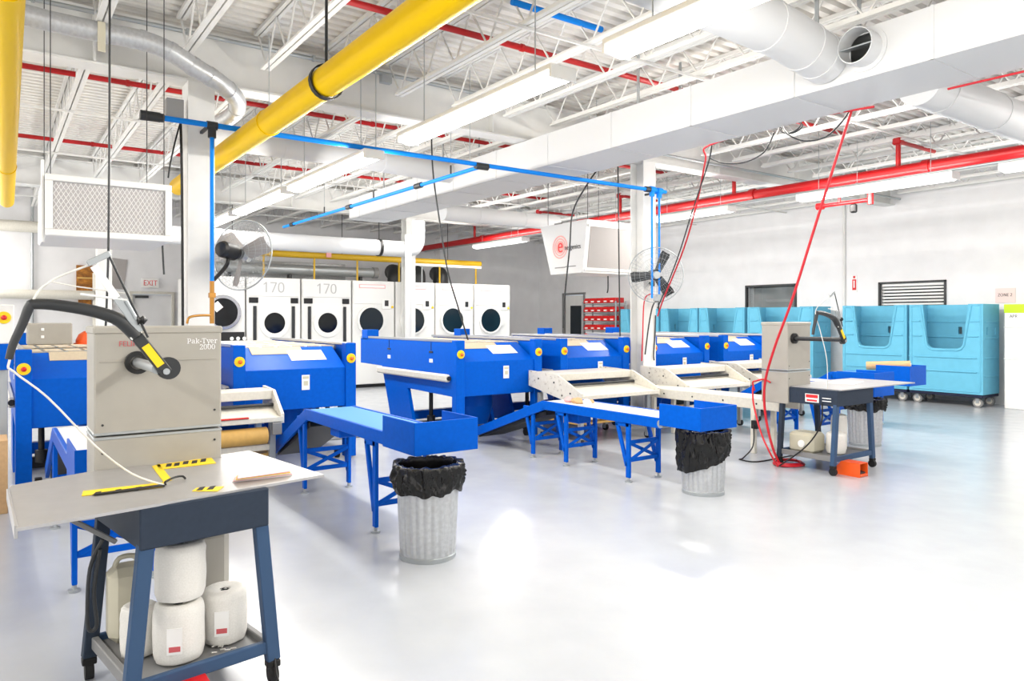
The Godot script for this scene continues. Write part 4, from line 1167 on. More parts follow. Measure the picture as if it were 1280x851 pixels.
func conveyors() -> void:
	conveyor(2.38, 0.49, -4.475, -6.65, 0.80, 0.70, 0.93, [-5.18, -6.74], Vector2(-7.6, 0.30), "blue conveyor with a pale blue bed ending above the nearest trash can", M.belt_blue)
	conveyor(5.20, 0.48, -4.35, -6.67, 0.69, 0.63, 0.84, [-5.3, -6.28, -6.89], Vector2(-8.1, 0.16), "blue conveyor with a white bed, chute above the bagged can by the white bench", M.belt_white)
	conveyor(0.38, 0.49, -4.62, -6.65, 0.80, 0.70, 0.93, [-5.12, -6.74], Vector2(-7.6, 0.30), "blue conveyor under the front tying table's left wing", M.belt_white)
	conveyor(9.05, 0.46, -4.82, -6.35, 0.80, 0.66, 0.96, [-5.6, -6.2], Vector2(-6.93, 0.45), "blue conveyor whose chute hides behind the second tying table", M.belt_white)
	conveyor(10.9, 0.46, -5.28, -6.5, 0.80, 0.66, 0.95, [-5.93, -6.4], Vector2(-7.02, 0.45), "blue conveyor with a kraft roll on it before the carts", M.belt_blue)
	var r := solo("kraft_roll", mb().tube([ax(1083, 457, 11.1), ax(1083, 457, 11.1) + Vector3(0.25, 0.03, 0.55)], 0.065, 20), M.kraft, "kraft paper roll lying on the far conveyor's chute", "paper roll")
	part(r, "core", mb().tube([ax(1083, 457, 11.1) + Vector3(0.25, 0.03, 0.55), ax(1083, 457, 11.1) + Vector3(0.254, 0.0305, 0.56)], 0.03, 14), M.paper)
	# linen scraps at the head of the second conveyor
	for k in 7:
		var p := Vector3(5.26 + rng.randf() * 0.3, 0.70, -6.62 + rng.randf() * 0.5)
		var rr := 0.03 + rng.randf() * 0.03
		solo("cloth_scrap", mb().lathe([Vector2(rr, 0), Vector2(rr * 1.1, rr * 0.4), Vector2(rr * 0.6, rr * 0.9), Vector2(0, rr)], 7, Transform3D(Basis(Vector3(1, 0.2, 0).normalized(), rng.randf() * 0.5), p)), [M.kraft, M.paper, M.pink][k % 3], "small crumpled cloth scrap at the head of the white-bed conveyor", "scrap", "cloth scraps on the white-bed conveyor")
	# white bench conveyor
	var t := thing("white_conveyor", "long narrow white conveyor bench beside the second tying machine", "conveyor")
	part(t, "bed", mb().box(Vector3(7.80, 0.655, -6.35), Vector3(0.42, 0.03, 2.3)), M.old_white)
	for x in [7.60, 8.0]:
		part(t, "side_rail", mb().box(Vector3(x, 0.61, -6.35), Vector3(0.03, 0.13, 2.32), 0.006), M.old_white)
		for z in [-5.55, -7.2]:
			part(t, "leg", mb().box(Vector3(x, 0.275, z), Vector3(0.05, 0.55, 0.06)), M.old_white)
	for k in 4:
		part(t, "bolt", mb().tube([Vector3(7.585, 0.61, -5.5 - k * 0.5), Vector3(7.58, 0.61, -5.5 - k * 0.5)], 0.012, 8), M.charcoal)
	part(t, "plug_box", mb().box(Vector3(7.56, 0.36, -5.5), Vector3(0.06, 0.1, 0.08)), M.black)
	trash_can(Vector3(2.47, 0, -4.47), "galvanised trash can under the pale blue bed's chute", true, 3)
	trash_can(Vector3(5.50, 0, -4.58), "galvanised trash can under the white bed's chute", true, 12, 0.59, 0.29, 0.09)
	trash_can(Vector3(9.30, 0, -5.08), "galvanised trash can behind the second tying table", true, 23, 0.60, 0.46, 0.0)

# ---------------------------------------------------------------- tying machines
func flat(px: Array, y: float, thick: float, origin := Vector3.ZERO) -> MB:
	# a thin sheet lying at height y; corners given as pixels that fall on that plane
	var poly := []
	for q in px:
		var p := fl(q[0], q[1], y) - origin
		poly.append(Vector2(p.x, -p.z))
	return mb().prism(poly, thick, Transform3D(Basis(Vector3(1, 0, 0), Vector3(0, 0, -1), Vector3(0, 1, 0)), Vector3(0, y + thick * 0.5 - origin.y, 0)))

func tyer(at: Vector3, rot: float, hw: float, zf: float, zr: float, top: Array, cab: Rect2, hubx: float, label: String) -> Node3D:
	# cab: x, z(front, local), width, depth
	var t := thing("tying_machine", label, "tying machine", at, 0.0, "grey tying machines on slate stands")
	var R := Basis(Vector3.UP, rot)
	var Y := 0.9
	# stand
	part(t, "apron", mb().box(R * Vector3(0, 0.805, (zf + zr) / 2), Vector3(hw * 2, 0.17, zf - zr), 0.006, R), M.slate)
	for sx in [-1.0, 1.0]:
		for q in [[zf, 1.0], [zr, -1.0]]:
			var a: Vector3 = R * Vector3(sx * (hw - 0.03), 0.74, q[0] - q[1] * 0.03)
			var b: Vector3 = R * Vector3(sx * (hw + 0.03), 0.10, q[0] - q[1] * 0.03)
			var l := part(t, "leg", mb().bar(a, b, 0.06, 0.045, 0.004, R * Vector3.RIGHT), M.slate_blue if q[1] > 0.0 else M.slate)
			var c := b + Vector3(0, -0.06, 0)
			part(l, "caster", mb().tube([c + Vector3(-0.018, 0, 0), c + Vector3(0.018, 0, 0)], 0.04, 16).box(c + Vector3(0, 0.045, 0), Vector3(0.06, 0.03, 0.05), 0.004), M.rubber)
	part(t, "shelf", mb().box(R * Vector3(0, 0.16, (zf + zr) / 2), Vector3(hw * 2 + 0.0, 0.012, zf - zr - 0.06), 0.002, R), M.grey)
	for s in [[zf - 0.03], [zr + 0.03]]:
		part(t, "shelf_rail", mb().box(R * Vector3(0, 0.165, s[0]), Vector3(hw * 2, 0.055, 0.03), 0.004, R), M.slate_blue)
	for sx in [-1.0, 1.0]:
		part(t, "shelf_rail", mb().box(R * Vector3(sx * (hw + 0.01), 0.165, (zf + zr) / 2), Vector3(0.03, 0.055, zf - zr - 0.06), 0.004, R), M.grey)
	# table top with a folded front lip
	var poly := []
	for q in top: poly.append(Vector2(q.x, -q.y))
	part(t, "table_top", mb().prism(poly, 0.012, Transform3D(Basis(Vector3(1, 0, 0), Vector3(0, 0, -1), Vector3(0, 1, 0)), Vector3(0, Y - 0.006, 0))), M.brushed)
	# cabinet in two stacked shells
	var cx := cab.position.x + cab.size.x * 0.5
	var cz := cab.position.y - cab.size.y * 0.5
	part(t, "cabinet", mb().box(Vector3(cx, 1.335, cz), Vector3(cab.size.x, 0.53, cab.size.y), 0.008), M.taupe)
	part(t, "cabinet_base", mb().box(Vector3(cx, 0.88, cz), Vector3(cab.size.x, 0.36, cab.size.y), 0.006), M.taupe)
	part(t, "cabinet_lid", mb().box(Vector3(cx, 1.59, cz), Vector3(cab.size.x + 0.012, 0.04, cab.size.y + 0.012), 0.008), M.taupe)
	for y in [1.075, 1.052]:
		part(t, "joint_strip", mb().box(Vector3(cx, y, cz), Vector3(cab.size.x + 0.006, 0.014, cab.size.y + 0.006), 0.003), M.zinc)
	part(t, "panel_ridge", mb().box(Vector3(cx, 1.435, cab.position.y + 0.001), Vector3(cab.size.x - 0.05, 0.006, 0.006), 0.001), M.taupe)
	for q in [[0.06, 1.12], [0.94, 1.16], [0.94, 1.0], [0.06, 0.98]]:
		part(t, "screw", mb().tube([Vector3(cab.position.x + cab.size.x * q[0], q[1], cab.position.y), Vector3(cab.position.x + cab.size.x * q[0], q[1], cab.position.y + 0.004)], 0.006, 8), M.charcoal)
	# rotating arm
	var h := Vector3(hubx, 1.427, cab.position.y)
	part(t, "hub_ring", mb().lathe([Vector2(0.035, 0), Vector2(0.058, 0), Vector2(0.058, 0.03), Vector2(0.035, 0.03)], 24, along(h, Vector3(0, 0, 1))), M.black)
	part(t, "shaft", mb().tube([h, h + Vector3(0, 0, 0.57)], 0.024, 16), M.charcoal if hw > 0.3 else M.zinc)
	var e := h + Vector3(0, 0, 0.57)
	var arm := part(t, "arm_bracket", mb().bar(e + Vector3(0.035, -0.02, 0.012), e + Vector3(-0.085, 0.145, 0.012), 0.05, 0.03, 0.004, Vector3(0.8, 0.6, 0)), M.charcoal)
	part(arm, "yellow_label", mb().bar(e + Vector3(0.008, 0.015, 0.029), e + Vector3(-0.055, 0.105, 0.029), 0.034, 0.003, 0.0, Vector3(0.8, 0.6, 0)), M.yellow)
	part(arm, "bolt", mb().tube([e + Vector3(0.03, -0.012, 0.02), e + Vector3(0.03, -0.012, 0.035)], 0.014, 12), M.zinc)
	part(t, "counter_disc", mb().tube([e + Vector3(0.045, 0.0, -0.03), e + Vector3(0.045, 0.0, 0.0)], 0.05, 22), M.charcoal)
	var curve := []
	for q in [[-0.085, 0.145], [-0.15, 0.213], [-0.22, 0.245], [-0.30, 0.265], [-0.40, 0.28], [-0.46, 0.281], [-0.475, 0.275], [-0.50, 0.20], [-0.53, 0.123], [-0.545, 0.06]]:
		curve.append(e + Vector3(q[0], q[1], 0.01))
	var tw := smooth(curve, 4)
	var rad := []
	for i in tw.size(): rad.append(lerpf(0.030, 0.013, float(i) / tw.size()))
	part(t, "curved_arm", mb().tube(tw, rad, 12), M.charcoal)
	part(t, "arm_collar", mb().bar(e + Vector3(-0.085, 0.145, 0.012), e + Vector3(-0.095, 0.157, 0.012), 0.054, 0.036, 0.003, Vector3(0.8, 0.6, 0)), M.paper)
	part(t, "tension_arm", mb().bar(e + Vector3(-0.075, 0.165, 0.03), e + Vector3(-0.165, 0.31, 0.03), 0.03, 0.008, 0.002, Vector3(0.85, 0.5, 0)), M.zinc)
	part(t, "tension_plate", mb().bar(e + Vector3(-0.165, 0.31, 0.03), e + Vector3(-0.252, 0.445, 0.03), 0.03, 0.01, 0.002, Vector3(0.85, 0.5, 0)), M.paper)
	part(t, "guide_head", mb().bar(e + Vector3(-0.275, 0.452, 0.03), e + Vector3(-0.19, 0.50, 0.03), 0.026, 0.02, 0.003, Vector3(-0.5, 0.85, 0)), M.zinc)
	part(t, "guide_rod", mb().tube([e + Vector3(-0.195, 0.49, 0.035), e + Vector3(-0.045, 0.14, 0.035)], 0.005, 8), M.charcoal)
	part(t, "tension_knob", mb().lathe([Vector2(0, -0.015), Vector2(0.02, -0.012), Vector2(0.012, 0.0), Vector2(0.02, 0.012), Vector2(0, 0.03)], 14, along(e + Vector3(-0.075, 0.215, 0.035), Vector3(1, 0.1, 0))), M.black)
	part(t, "tension_spring", mb().tube([e + Vector3(-0.13, 0.30, 0.035), e + Vector3(-0.09, 0.22, 0.035)], 0.009, 8), M.zinc)
	part(t, "cross_pin", mb().tube([e + Vector3(-0.30, 0.325, 0.03), e + Vector3(-0.11, 0.30, 0.03)], 0.005, 8), M.paper)
	return t

func roll(at: Vector3, r: float, h: float, label: String, sticker := false, tilt := 0.0) -> void:
	# loosely wound twine roll with rounded shoulders
	var nz := FastNoiseLite.new()
	nz.seed = int(at.x * 100) + int(at.y * 50); nz.frequency = 2.5
	var prof := [Vector2(0.02, h * 0.93), Vector2(r * 0.3, h * 0.97), Vector2(r * 0.75, h), Vector2(r * 0.93, h * 0.96), Vector2(r, h * 0.85), Vector2(r * 1.02, h * 0.5), Vector2(r, h * 0.15), Vector2(r * 0.93, h * 0.03), Vector2(r * 0.7, 0.0), Vector2(0.0, 0.0)]
	var rows := []
	for i in prof.size() - 1:
		for s in 3:
			var q: Vector2 = prof[i].lerp(prof[i + 1], s / 3.0)
			var ring_ := PackedVector3Array()
			for k in 40:
				var g := TAU * k / 40.0
				var n := nz.get_noise_3d(cos(g), q.y * 4.0, sin(g)) * 0.006
				ring_.append(Vector3(cos(g) * (q.x + n), q.y, sin(g) * (q.x + n)))
			rows.append(ring_)
	var t := thing("twine_roll", label, "twine roll", at, 0.0, "white twine rolls on the stand shelf")
	if tilt != 0.0: t.rotation.z = tilt
	part(t, "winding", mb().grid(rows, true), M.twine)
	part(t, "core_hole", mb().lathe([Vector2(0.022, h * 0.95), Vector2(0.022, h * 0.9), Vector2(0, h * 0.9)], 14), M.charcoal)
	if sticker:
		var s := part(t, "sticker", mb().box(Vector3(-r * 0.35, h * 0.45, r * 0.97), Vector3(0.06, 0.11, 0.004), 0.0, Basis(Vector3.UP, -0.35)), M.paper)
		part(s, "sticker_print", mb().box(Vector3(-r * 0.35, h * 0.32, r * 0.99), Vector3(0.045, 0.022, 0.003), 0.0, Basis(Vector3.UP, -0.35)), M.maker_red)

func tyers() -> void:
	var o := Vector3(0.70, 0, -3.6)
	var top := [Vector2(-0.635, -0.37), Vector2(-0.63, 0.45), Vector2(0.60, 0.22), Vector2(0.49, -0.64), Vector2(0.31, -0.60), Vector2(0.31, -0.515), Vector2(-0.30, -0.515)]
	var t := tyer(o, deg_to_rad(8), 0.27, 0.34, -0.32, top, Rect2(-0.29, -0.52, 0.60, 0.34), -0.10, "large grey tying machine on a slate stand loaded with twine rolls")
	words(t, "model_text", "Pak-Tyer", 0.036, M.text_white, Transform3D(Basis(), Vector3(0.212, 1.530, -0.518)), true)
	words(t, "model_text", "2000", 0.036, M.text_white, Transform3D(Basis(), Vector3(0.238, 1.498, -0.518)), true)
	words(t, "maker_text", "FELINS", 0.034, M.maker_red, Transform3D(Basis(), Vector3(-0.13, 1.522, -0.518)))
	# table lip, wing strut, slot, tapes
	part(t, "left_lip", mb().bar(fl(10, 612, 0.9) - o + Vector3(0, -0.02, 0), fl(20, 658, 0.9) - o + Vector3(0, -0.02, 0), 0.012, 0.05, 0.002), M.brushed)
	part(t, "wing_strut", mb().bar(Vector3(-0.50, 0.87, 0.1), Vector3(-0.27, 0.70, 0.1), 0.02, 0.02), M.grey)
	part(t, "yellow_tape", flat([[102, 620], [104, 614], [205, 603], [203, 609]], 0.901, 0.002, o), M.yellow)
	part(t, "yellow_tape", flat([[190, 583], [199, 580], [215, 600], [205, 603]], 0.901, 0.002, o), M.yellow)
	part(t, "yellow_tape", flat([[199, 587], [196, 581], [264, 572], [270, 579]], 0.901, 0.002, o), M.yellow)
	part(t, "yellow_tape", flat([[240, 614], [246, 610], [280, 608], [272, 614]], 0.901, 0.002, o), M.yellow)
	for q in [[207, 581], [217, 580], [228, 578], [239, 577], [250, 575]]:
		part(t, "tape_print", flat([[q[0], q[1] + 2.6], [q[0] + 1.5, q[1] - 1.2], [q[0] + 8, q[1] - 2], [q[0] + 7, q[1] + 1.6]], 0.9032, 0.001, o), M.ink)
	for q in [[115, 618], [140, 615], [165, 612], [245, 612], [258, 611]]:
		part(t, "tape_print", flat([[q[0], q[1] + 1], [q[0] + 5, q[1] - 3], [q[0] + 12, q[1] - 4], [q[0] + 8, q[1] + 0.5]], 0.9032, 0.001, o), M.ink)
	part(t, "slot", flat([[118, 619], [119, 617], [206, 605], [206, 608]], 0.904, 0.003, o), M.black)
	var hk := fl(207, 606, 0.9) - o
	part(t, "knotter_hook", mb().tube(smooth([hk, hk + Vector3(0, 0.015, 0), hk + Vector3(0.05, 0.02, -0.05), hk + Vector3(0.085, 0.016, -0.07), hk + Vector3(0.095, 0.005, -0.06)], 4), 0.005, 8), M.black)
	# twine from the guide to the table
	var tz := -3.54
	var tp := [az(115, 330, tz), az(88, 340, tz), az(63, 352, tz), az(42, 374, tz), az(12, 450, -3.56), az(18, 465, -3.58), az(60, 497, -3.6), az(120, 558, -3.66), az(165, 592, -3.7), fl(205, 606, 0.905)]
	for i in tp.size(): tp[i] -= o
	part(t, "twine_strand", mb().tube(smooth(tp, 4), 0.0045, 8), M.twine)
	var tp2 := [az(63, 352, tz) - o, az(95, 358, tz) - o, az(132, 363, tz) - o, az(160, 367, tz) - o]
	part(t, "twine_strand", mb().tube(tp2, 0.003, 6), M.twine)
	# rolls on the shelf
	roll(Vector3(0.665, 0.17, -3.44), 0.103, 0.25, "white twine roll with a sticker, standing at the front of the shelf", true)
	roll(Vector3(0.675, 0.425, -3.46), 0.103, 0.25, "white twine roll stacked on top of another roll")
	roll(Vector3(0.875, 0.17, -3.52), 0.10, 0.24, "white twine roll with torn top beside the right leg", true)
	roll(Vector3(0.53, 0.17, -3.58), 0.075, 0.22, "narrow white twine roll tucked behind the front left leg", true)
	var c := thing("plastic_jug", "beige plastic container at the back left of the shelf", "container", Vector3(0.51, 0.167, -3.80))
	part(c, "body", mb().box(Vector3(0, 0.17, 0), Vector3(0.16, 0.34, 0.16), 0.035), M.plastic_beige)
	part(c, "handle", mb().tube(smooth([Vector3(-0.05, 0.335, 0), Vector3(-0.03, 0.375, 0), Vector3(0.03, 0.375, 0), Vector3(0.05, 0.335, 0)], 3), 0.012, 8), M.plastic_beige)
	c = thing("plastic_jug", "pale translucent-looking container at the back right of the shelf", "container", Vector3(0.86, 0.167, -3.82))
	part(c, "body", mb().box(Vector3(0, 0.22, 0), Vector3(0.2, 0.44, 0.16), 0.03), M.taupe)
	part(c, "cap", mb().tube([Vector3(0, 0.44, 0), Vector3(0, 0.475, 0)], 0.035, 14), M.paper)
	var sc := mb()
	for k in 14:
		var p := fl(268 + rng.randf() * 22, 803 + rng.randf() * 12, 0.172)
		var d := Vector3(rng.randf() - 0.5, 0.15, rng.randf() - 0.5).normalized() * 0.03
		sc.tube([p, p + d], 0.003, 5)
	var so := solo("twine_clippings", sc, M.twine, "loose white twine clippings on the shelf", "clippings")
	so.set_meta("kind", "stuff")
	solo("wax_block", mb().tube([Vector3(0.80, 0.655, -3.86), Vector3(1.02, 0.70, -3.74)], 0.035, 14), M.paper, "white tube slung under the table at the back", "tube")
	# folded linen pile on the right wing
	var cols := [M.paper, M.pink, M.paper, M.yellow, M.pink, M.paper]
	for k in 6:
		var y := 0.9 + k * 0.005
		solo("order_sheet", flat([[290 + k * 1.5, 603 - k], [293 + k, 598 - k], [361, 589 - k], [366 - k, 594 - k]], y, 0.0042), cols[k], ["lowest white sheet", "lower pink sheet", "white sheet in the middle", "yellow sheet near the top", "upper pink sheet", "topmost white sheet"][k] + " in the pile on the tying table", "paper", "paper pile on the tying table")
	# foot pedal below the shelf
	pedal(Vector3(0.66, 0, -3.28), "orange-red foot pedal under the front tying stand", M.red)
	# second machine
	var o2 := Vector3(7.58, 0, -4.58)
	var top2 := [Vector2(-0.33, -0.42), Vector2(-0.33, 0.36), Vector2(1.25, 0.36), Vector2(1.25, -0.42)]
	var t2 := tyer(o2, 0.0, 0.36, 0.34, -0.36, top2, Rect2(-0.385, -0.23, 0.44, 0.34), -0.28, "smaller-looking grey tying machine beside the blue carts")
	part(t2, "painted_highlight", mb().box(Vector3(0.55, 0.903, -0.1), Vector3(0.5, 0.003, 0.3), 0.0, Basis(Vector3.UP, 0.3)), M.paper)  # white patch painting the highlight on the table top
	var sg := part(t2, "danger_label", mb().box(Vector3(-0.363, 0.79, 0.05), Vector3(0.004, 0.09, 0.16), 0.0), M.paper)
	part(sg, "danger_print", mb().box(Vector3(-0.366, 0.81, 0.05), Vector3(0.004, 0.035, 0.14), 0.0).box(Vector3(-0.366, 0.765, 0.05), Vector3(0.004, 0.02, 0.12), 0.0), M.text_red)
	part(t2, "vent_slot", mb().box(Vector3(-0.363, 0.80, 0.22), Vector3(0.004, 0.008, 0.1), 0.0).box(Vector3(-0.363, 0.77, 0.22), Vector3(0.004, 0.008, 0.1), 0.0), M.text_white)
	var e2 := Vector3(-0.28, 1.427, -0.23 + 0.57)
	part(t2, "twine_strand", mb().tube(smooth([e2 + Vector3(-0.26, 0.46, 0.03), e2 + Vector3(-0.42, 0.38, 0.02), e2 + Vector3(-0.5, 0.28, 0.01), e2 + Vector3(-0.4, 0.1, 0), e2 + Vector3(-0.28, -0.2, 0), e2 + Vector3(-0.1, -0.52, -0.1)], 5), 0.004, 8), M.twine)
	roll(Vector3(7.55, 0.17, -4.45), 0.10, 0.23, "white twine roll lying on the second stand's shelf", false)
	roll(Vector3(7.78, 0.17, -4.55), 0.085, 0.40, "tall white twine roll at the right of the second stand", false)
	c = thing("plastic_jug", "white plastic tub with a round cap on the second stand's shelf", "container", Vector3(7.42, 0.167, -4.72))
	part(c, "body", mb().box(Vector3(0, 0.11, 0), Vector3(0.26, 0.22, 0.3), 0.03), M.plastic_beige)
	part(c, "cap", mb().tube([Vector3(-0.13, 0.1, 0.02), Vector3(-0.145, 0.1, 0.02)], 0.04, 16), M.paper)
	pedal(fl(1072, 596) + Vector3(0.05, 0, -0.09), "bright orange foot pedal beside the second tying stand", M.orange)

func pedal(at: Vector3, label: String, m: Material) -> void:
	var t := thing("foot_pedal", label, "foot pedal", at, 0.0, "foot pedals of the tying machines")
	part(t, "base", mb().box(Vector3(0, 0.015, 0), Vector3(0.15, 0.03, 0.26), 0.006), m)
	for s in [-1.0, 1.0]:
		part(t, "guard_side", mb().prism([Vector2(-0.13, 0.0), Vector2(0.13, 0.0), Vector2(0.13, 0.14), Vector2(-0.08, 0.14), Vector2(-0.13, 0.08)], 0.008, zy(s * 0.075)), m)
	part(t, "guard_top", mb().box(Vector3(0, 0.14, 0.02), Vector3(0.158, 0.008, 0.21), 0.003), m)
	part(t, "treadle", mb().box(Vector3(0, 0.055, 0.03), Vector3(0.11, 0.015, 0.18), 0.004, Basis(Vector3.RIGHT, 0.2)), M.charcoal)

# ---------------------------------------------------------------- hanging units and fans
func fan(at: Vector3, axis: Vector3, r: float, label: String, back: bool, mount: Vector3) -> void:
	# blows along axis; motor behind
	var t := thing("wall_fan", label, "fan", at, 0.0, "round caged fans on the columns")
	var ux := axis.cross(Vector3.UP).normalized()
	var uy := ux.cross(axis).normalized()
	var g := mb()
	var deep := 0.10
	for f in [[1.0, 0.0, 0.007]]:
		var pts := []
		for k in 49: pts.append((ux * cos(TAU * k / 48) + uy * sin(TAU * k / 48)) * r * f[0])
		g.tube(pts, 0.008, 6, false)
	for side in [1.0, -1.0]:
		for rr in [0.22, 0.42, 0.62, 0.8, 0.92]:
			var off: float = deep * sqrt(1.0 - rr * rr) * side
			var pts := []
			for k in 37: pts.append((ux * cos(TAU * k / 36) + uy * sin(TAU * k / 36)) * r * rr + axis * off)
			g.tube(pts, 0.0017, 4, false)
		for k in 40:
			var d := ux * cos(TAU * k / 40) + uy * sin(TAU * k / 40)
			g.tube([d * r * 0.2 + axis * deep * 0.98 * side, d * r * 0.6 + axis * deep * 0.8 * side, d * r * 0.87 + axis * deep * 0.45 * side, d * r], 0.0015, 4, false)
	part(t, "guard", g, M.zinc)
	for k in 3:
		var a := TAU * k / 3.0 + (0.35 if back else -0.1)
		var d := ux * cos(a) + uy * sin(a)
		var sd := axis.cross(d).normalized()
		var rows := []
		for i in 7:
			var f := i / 6.0
			var wdt := lerpf(0.055, 0.085, f) * (1.0 if i < 6 else 0.8)
			var row := PackedVector3Array()
			for j in 5:
				var u := j / 4.0 - 0.5
				row.append(d * r * lerpf(0.14, 0.9, f) + sd * u * 2.0 * wdt + axis * (u * 0.09 - 0.03 * (1.0 - 4.0 * u * u)))
			rows.append(row)
		var blade := mb().grid(rows)
		part(t, "blade", blade, M.filter if back else M.charcoal)
	part(t, "hub", mb().lathe([Vector2(0.06, -0.04), Vector2(0.06, 0.03), Vector2(0.04, 0.045), Vector2(0, 0.045)], 18, along(Vector3.ZERO, axis)), M.zinc)
	part(t, "badge", disc(axis * deep, axis, 0.055, 0.01, 18), M.zinc)
	part(t, "motor", mb().lathe([Vector2(0.0, -0.33), Vector2(0.07, -0.32), Vector2(0.085, -0.29), Vector2(0.085, -0.13), Vector2(0.06, -0.08), Vector2(0, -0.08)], 18, along(Vector3.ZERO, axis)), M.black)
	part(t, "motor_plate", mb().box(-axis * 0.2 + uy * 0.0 - ux * 0.086 * (1.0 if back else -1.0), Vector3(0.02, 0.06, 0.08)), M.paper)
	part(t, "bracket", mb().tube(smooth([-axis * 0.2 - uy * 0.06, -axis * 0.22 - uy * 0.16, mount - at], 4), 0.02, 8), M.black)

func hung() -> void:
	# filter box hung at the left
	var z := -6.5
	var a := az(56, 207, z)
	var b := az(214, 303, z)
	var w := b.x - a.x
	var h := a.y - b.y - 0.06
	var o := Vector3((a.x + b.x) / 2, b.y, z)
	var t := thing("air_filter_box", "white hanging air cleaner with a woven filter front", "air cleaner", o, 0.0)
	part(t, "casing", mb().box(Vector3(0, h / 2, -0.5), Vector3(w, h, 0.96), 0.01), M.white_enamel)
	part(t, "filter_pad", mb().box(Vector3(0, h / 2 , -0.005), Vector3(w - 0.1, h - 0.1, 0.03), 0.002), M.filter_light)
	for q in [[0, 0.025, w, 0.05], [0, h - 0.025, w, 0.05]]:
		part(t, "frame_rail", mb().box(Vector3(q[0], q[1], 0.015), Vector3(q[2], q[3], 0.04), 0.006), M.white_enamel)
	for s in [-1.0, 1.0]:
		part(t, "frame_stile", mb().box(Vector3(s * (w / 2 - 0.025), h / 2, 0.015), Vector3(0.05, h - 0.1, 0.038), 0.004), M.white_enamel)
	var g := mb()
	var fw := w - 0.11
	var fh := h - 0.11
	var n := 24
	for k in range(-n, n * 2):
		for s in [1.0, -1.0]:
			var x := -fw / 2 + fw * k / n
			# clip a 60 degree line to the pad
			var x2: float = x + s * fh * 0.6
			var p := Vector2(x, 0)
			var q := Vector2(x2, fh)
			if maxf(p.x, q.x) < -fw / 2 or minf(p.x, q.x) > fw / 2: continue
			var d := q - p
			if p.x < -fw / 2: p += d * ((-fw / 2 - p.x) / d.x)
			elif p.x > fw / 2: p += d * ((fw / 2 - p.x) / d.x)
			if q.x < -fw / 2: q = p + (q - p) * ((-fw / 2 - p.x) / (q.x - p.x))
			elif q.x > fw / 2: q = p + (q - p) * ((fw / 2 - p.x) / (q.x - p.x))
			g.tube([Vector3(p.x, p.y + 0.055, 0.0105), Vector3(q.x, q.y + 0.055, 0.0105)], 0.0026, 4, false)
	part(t, "grille_mesh", g, M.white_enamel).set_meta("kind", "stuff")
	for sx in [-1.0, 1.0]:
		for zz in [-0.08, -0.9]:
			part(t, "hanger_chain", mb().tube([Vector3(sx * (w / 2 - 0.04), h, zz), Vector3(sx * (w / 2 - 0.04), 4.70 - o.y, zz)], 0.004, 6), M.charcoal)
	part(t, "side_flange", mb().box(Vector3(-w / 2 - 0.012, h / 2 + 0.03, -0.05), Vector3(0.02, h + 0.16, 0.06)), M.white_enamel)
	# hopper-shaped lint unit with the round logo
	var x0 := 8.6
	var pt := []
	for q in [[676, 288], [734, 269], [728, 340], [689, 344]]:
		var p := ax(q[0], q[1], x0)
		pt.append(Vector2(p.z, p.y))
	t = thing("lint_hopper", "white hopper-shaped air unit with a red round logo", "air cleaner")
	var top: float = (pt[0].y + pt[1].y) / 2
	var bot: float = (pt[2].y + pt[3].y) / 2
	var prof := [Vector2(pt[0].x, top), Vector2(pt[1].x, top), Vector2(pt[2].x, bot), Vector2(pt[3].x, bot)]
	part(t, "casing", mb().prism(prof, 1.5, zy(x0 + 0.76)), M.white_enamel)
	part(t, "end_plate", mb().prism(prof, 0.02, zy(x0)), M.duct_white)
	# filter panel on the sloping near face
	var fa := Vector3(x0 + 0.12, top - 0.1, pt[1].x)
	var dv := (Vector3(0, bot, pt[2].x) - Vector3(0, top, pt[1].x))
	var dn := dv.normalized()
	part(t, "filter_pad", mb().bar(Vector3(x0 + 0.78, top, pt[1].x) + dn * 0.12, Vector3(x0 + 0.78, bot, pt[2].x) - dn * 0.1, 1.36, 0.02, 0.002, Vector3.RIGHT), M.filter)
	part(t, "frame_rail", mb().bar(Vector3(x0 + 0.03, top, pt[1].x) + dn * 0.1, Vector3(x0 + 1.5, top, pt[1].x) + dn * 0.1, 0.04, 0.04), M.white_enamel)
	part(t, "frame_rail", mb().bar(Vector3(x0 + 0.03, bot, pt[2].x) - dn * 0.06, Vector3(x0 + 1.5, bot, pt[2].x) - dn * 0.06, 0.04, 0.04), M.white_enamel)
	var nx := Basis(Vector3.UP, -PI / 2)
	var lc := ax(700, 309, x0 - 0.012)
	for rr in [[0.215, 0.190], [0.165, 0.14], [0.12, 0.0]]:
		part(t, "logo_ring", mb().lathe([Vector2(rr[1], 0), Vector2(rr[1], 0.004), Vector2(rr[0], 0.004), Vector2(rr[0], 0)], 36, along(lc, Vector3(-1, 0, 0))), M.ring_pink)
	words(t, "logo_letter", "e", 0.30, M.text_red, Transform3D(nx, ax(700, 308, x0 - 0.022)))
	words(t, "logo_text", "nergenics", 0.105, M.ink, Transform3D(nx, ax(715.5, 308.8, x0 - 0.02)))
	for q in [[698, 279.5, 0.24], [706, 277.5, 0.2], [715, 275.5, 0.26]]:
		part(t, "print_line", mb().box(ax(q[0], q[1], x0 - 0.013), Vector3(0.004, 0.03, q[2]), 0.0), M.grey)
	for q in [[700, 334.5, 0.3], [713, 332.8, 0.3]]:
		part(t, "print_line", mb().box(ax(q[0], q[1], x0 - 0.013), Vector3(0.004, 0.02, q[2]), 0.0), M.grey)
	for sx in [0.1, 1.4]:
		for zz in [pt[0].x + 0.1, pt[1].x - 0.1]:
			part(t, "hanger_rod", mb().tube([Vector3(x0 + sx, top - 0.02, zz), Vector3(x0 + sx, 4.70, zz)], 0.006, 6), M.charcoal)
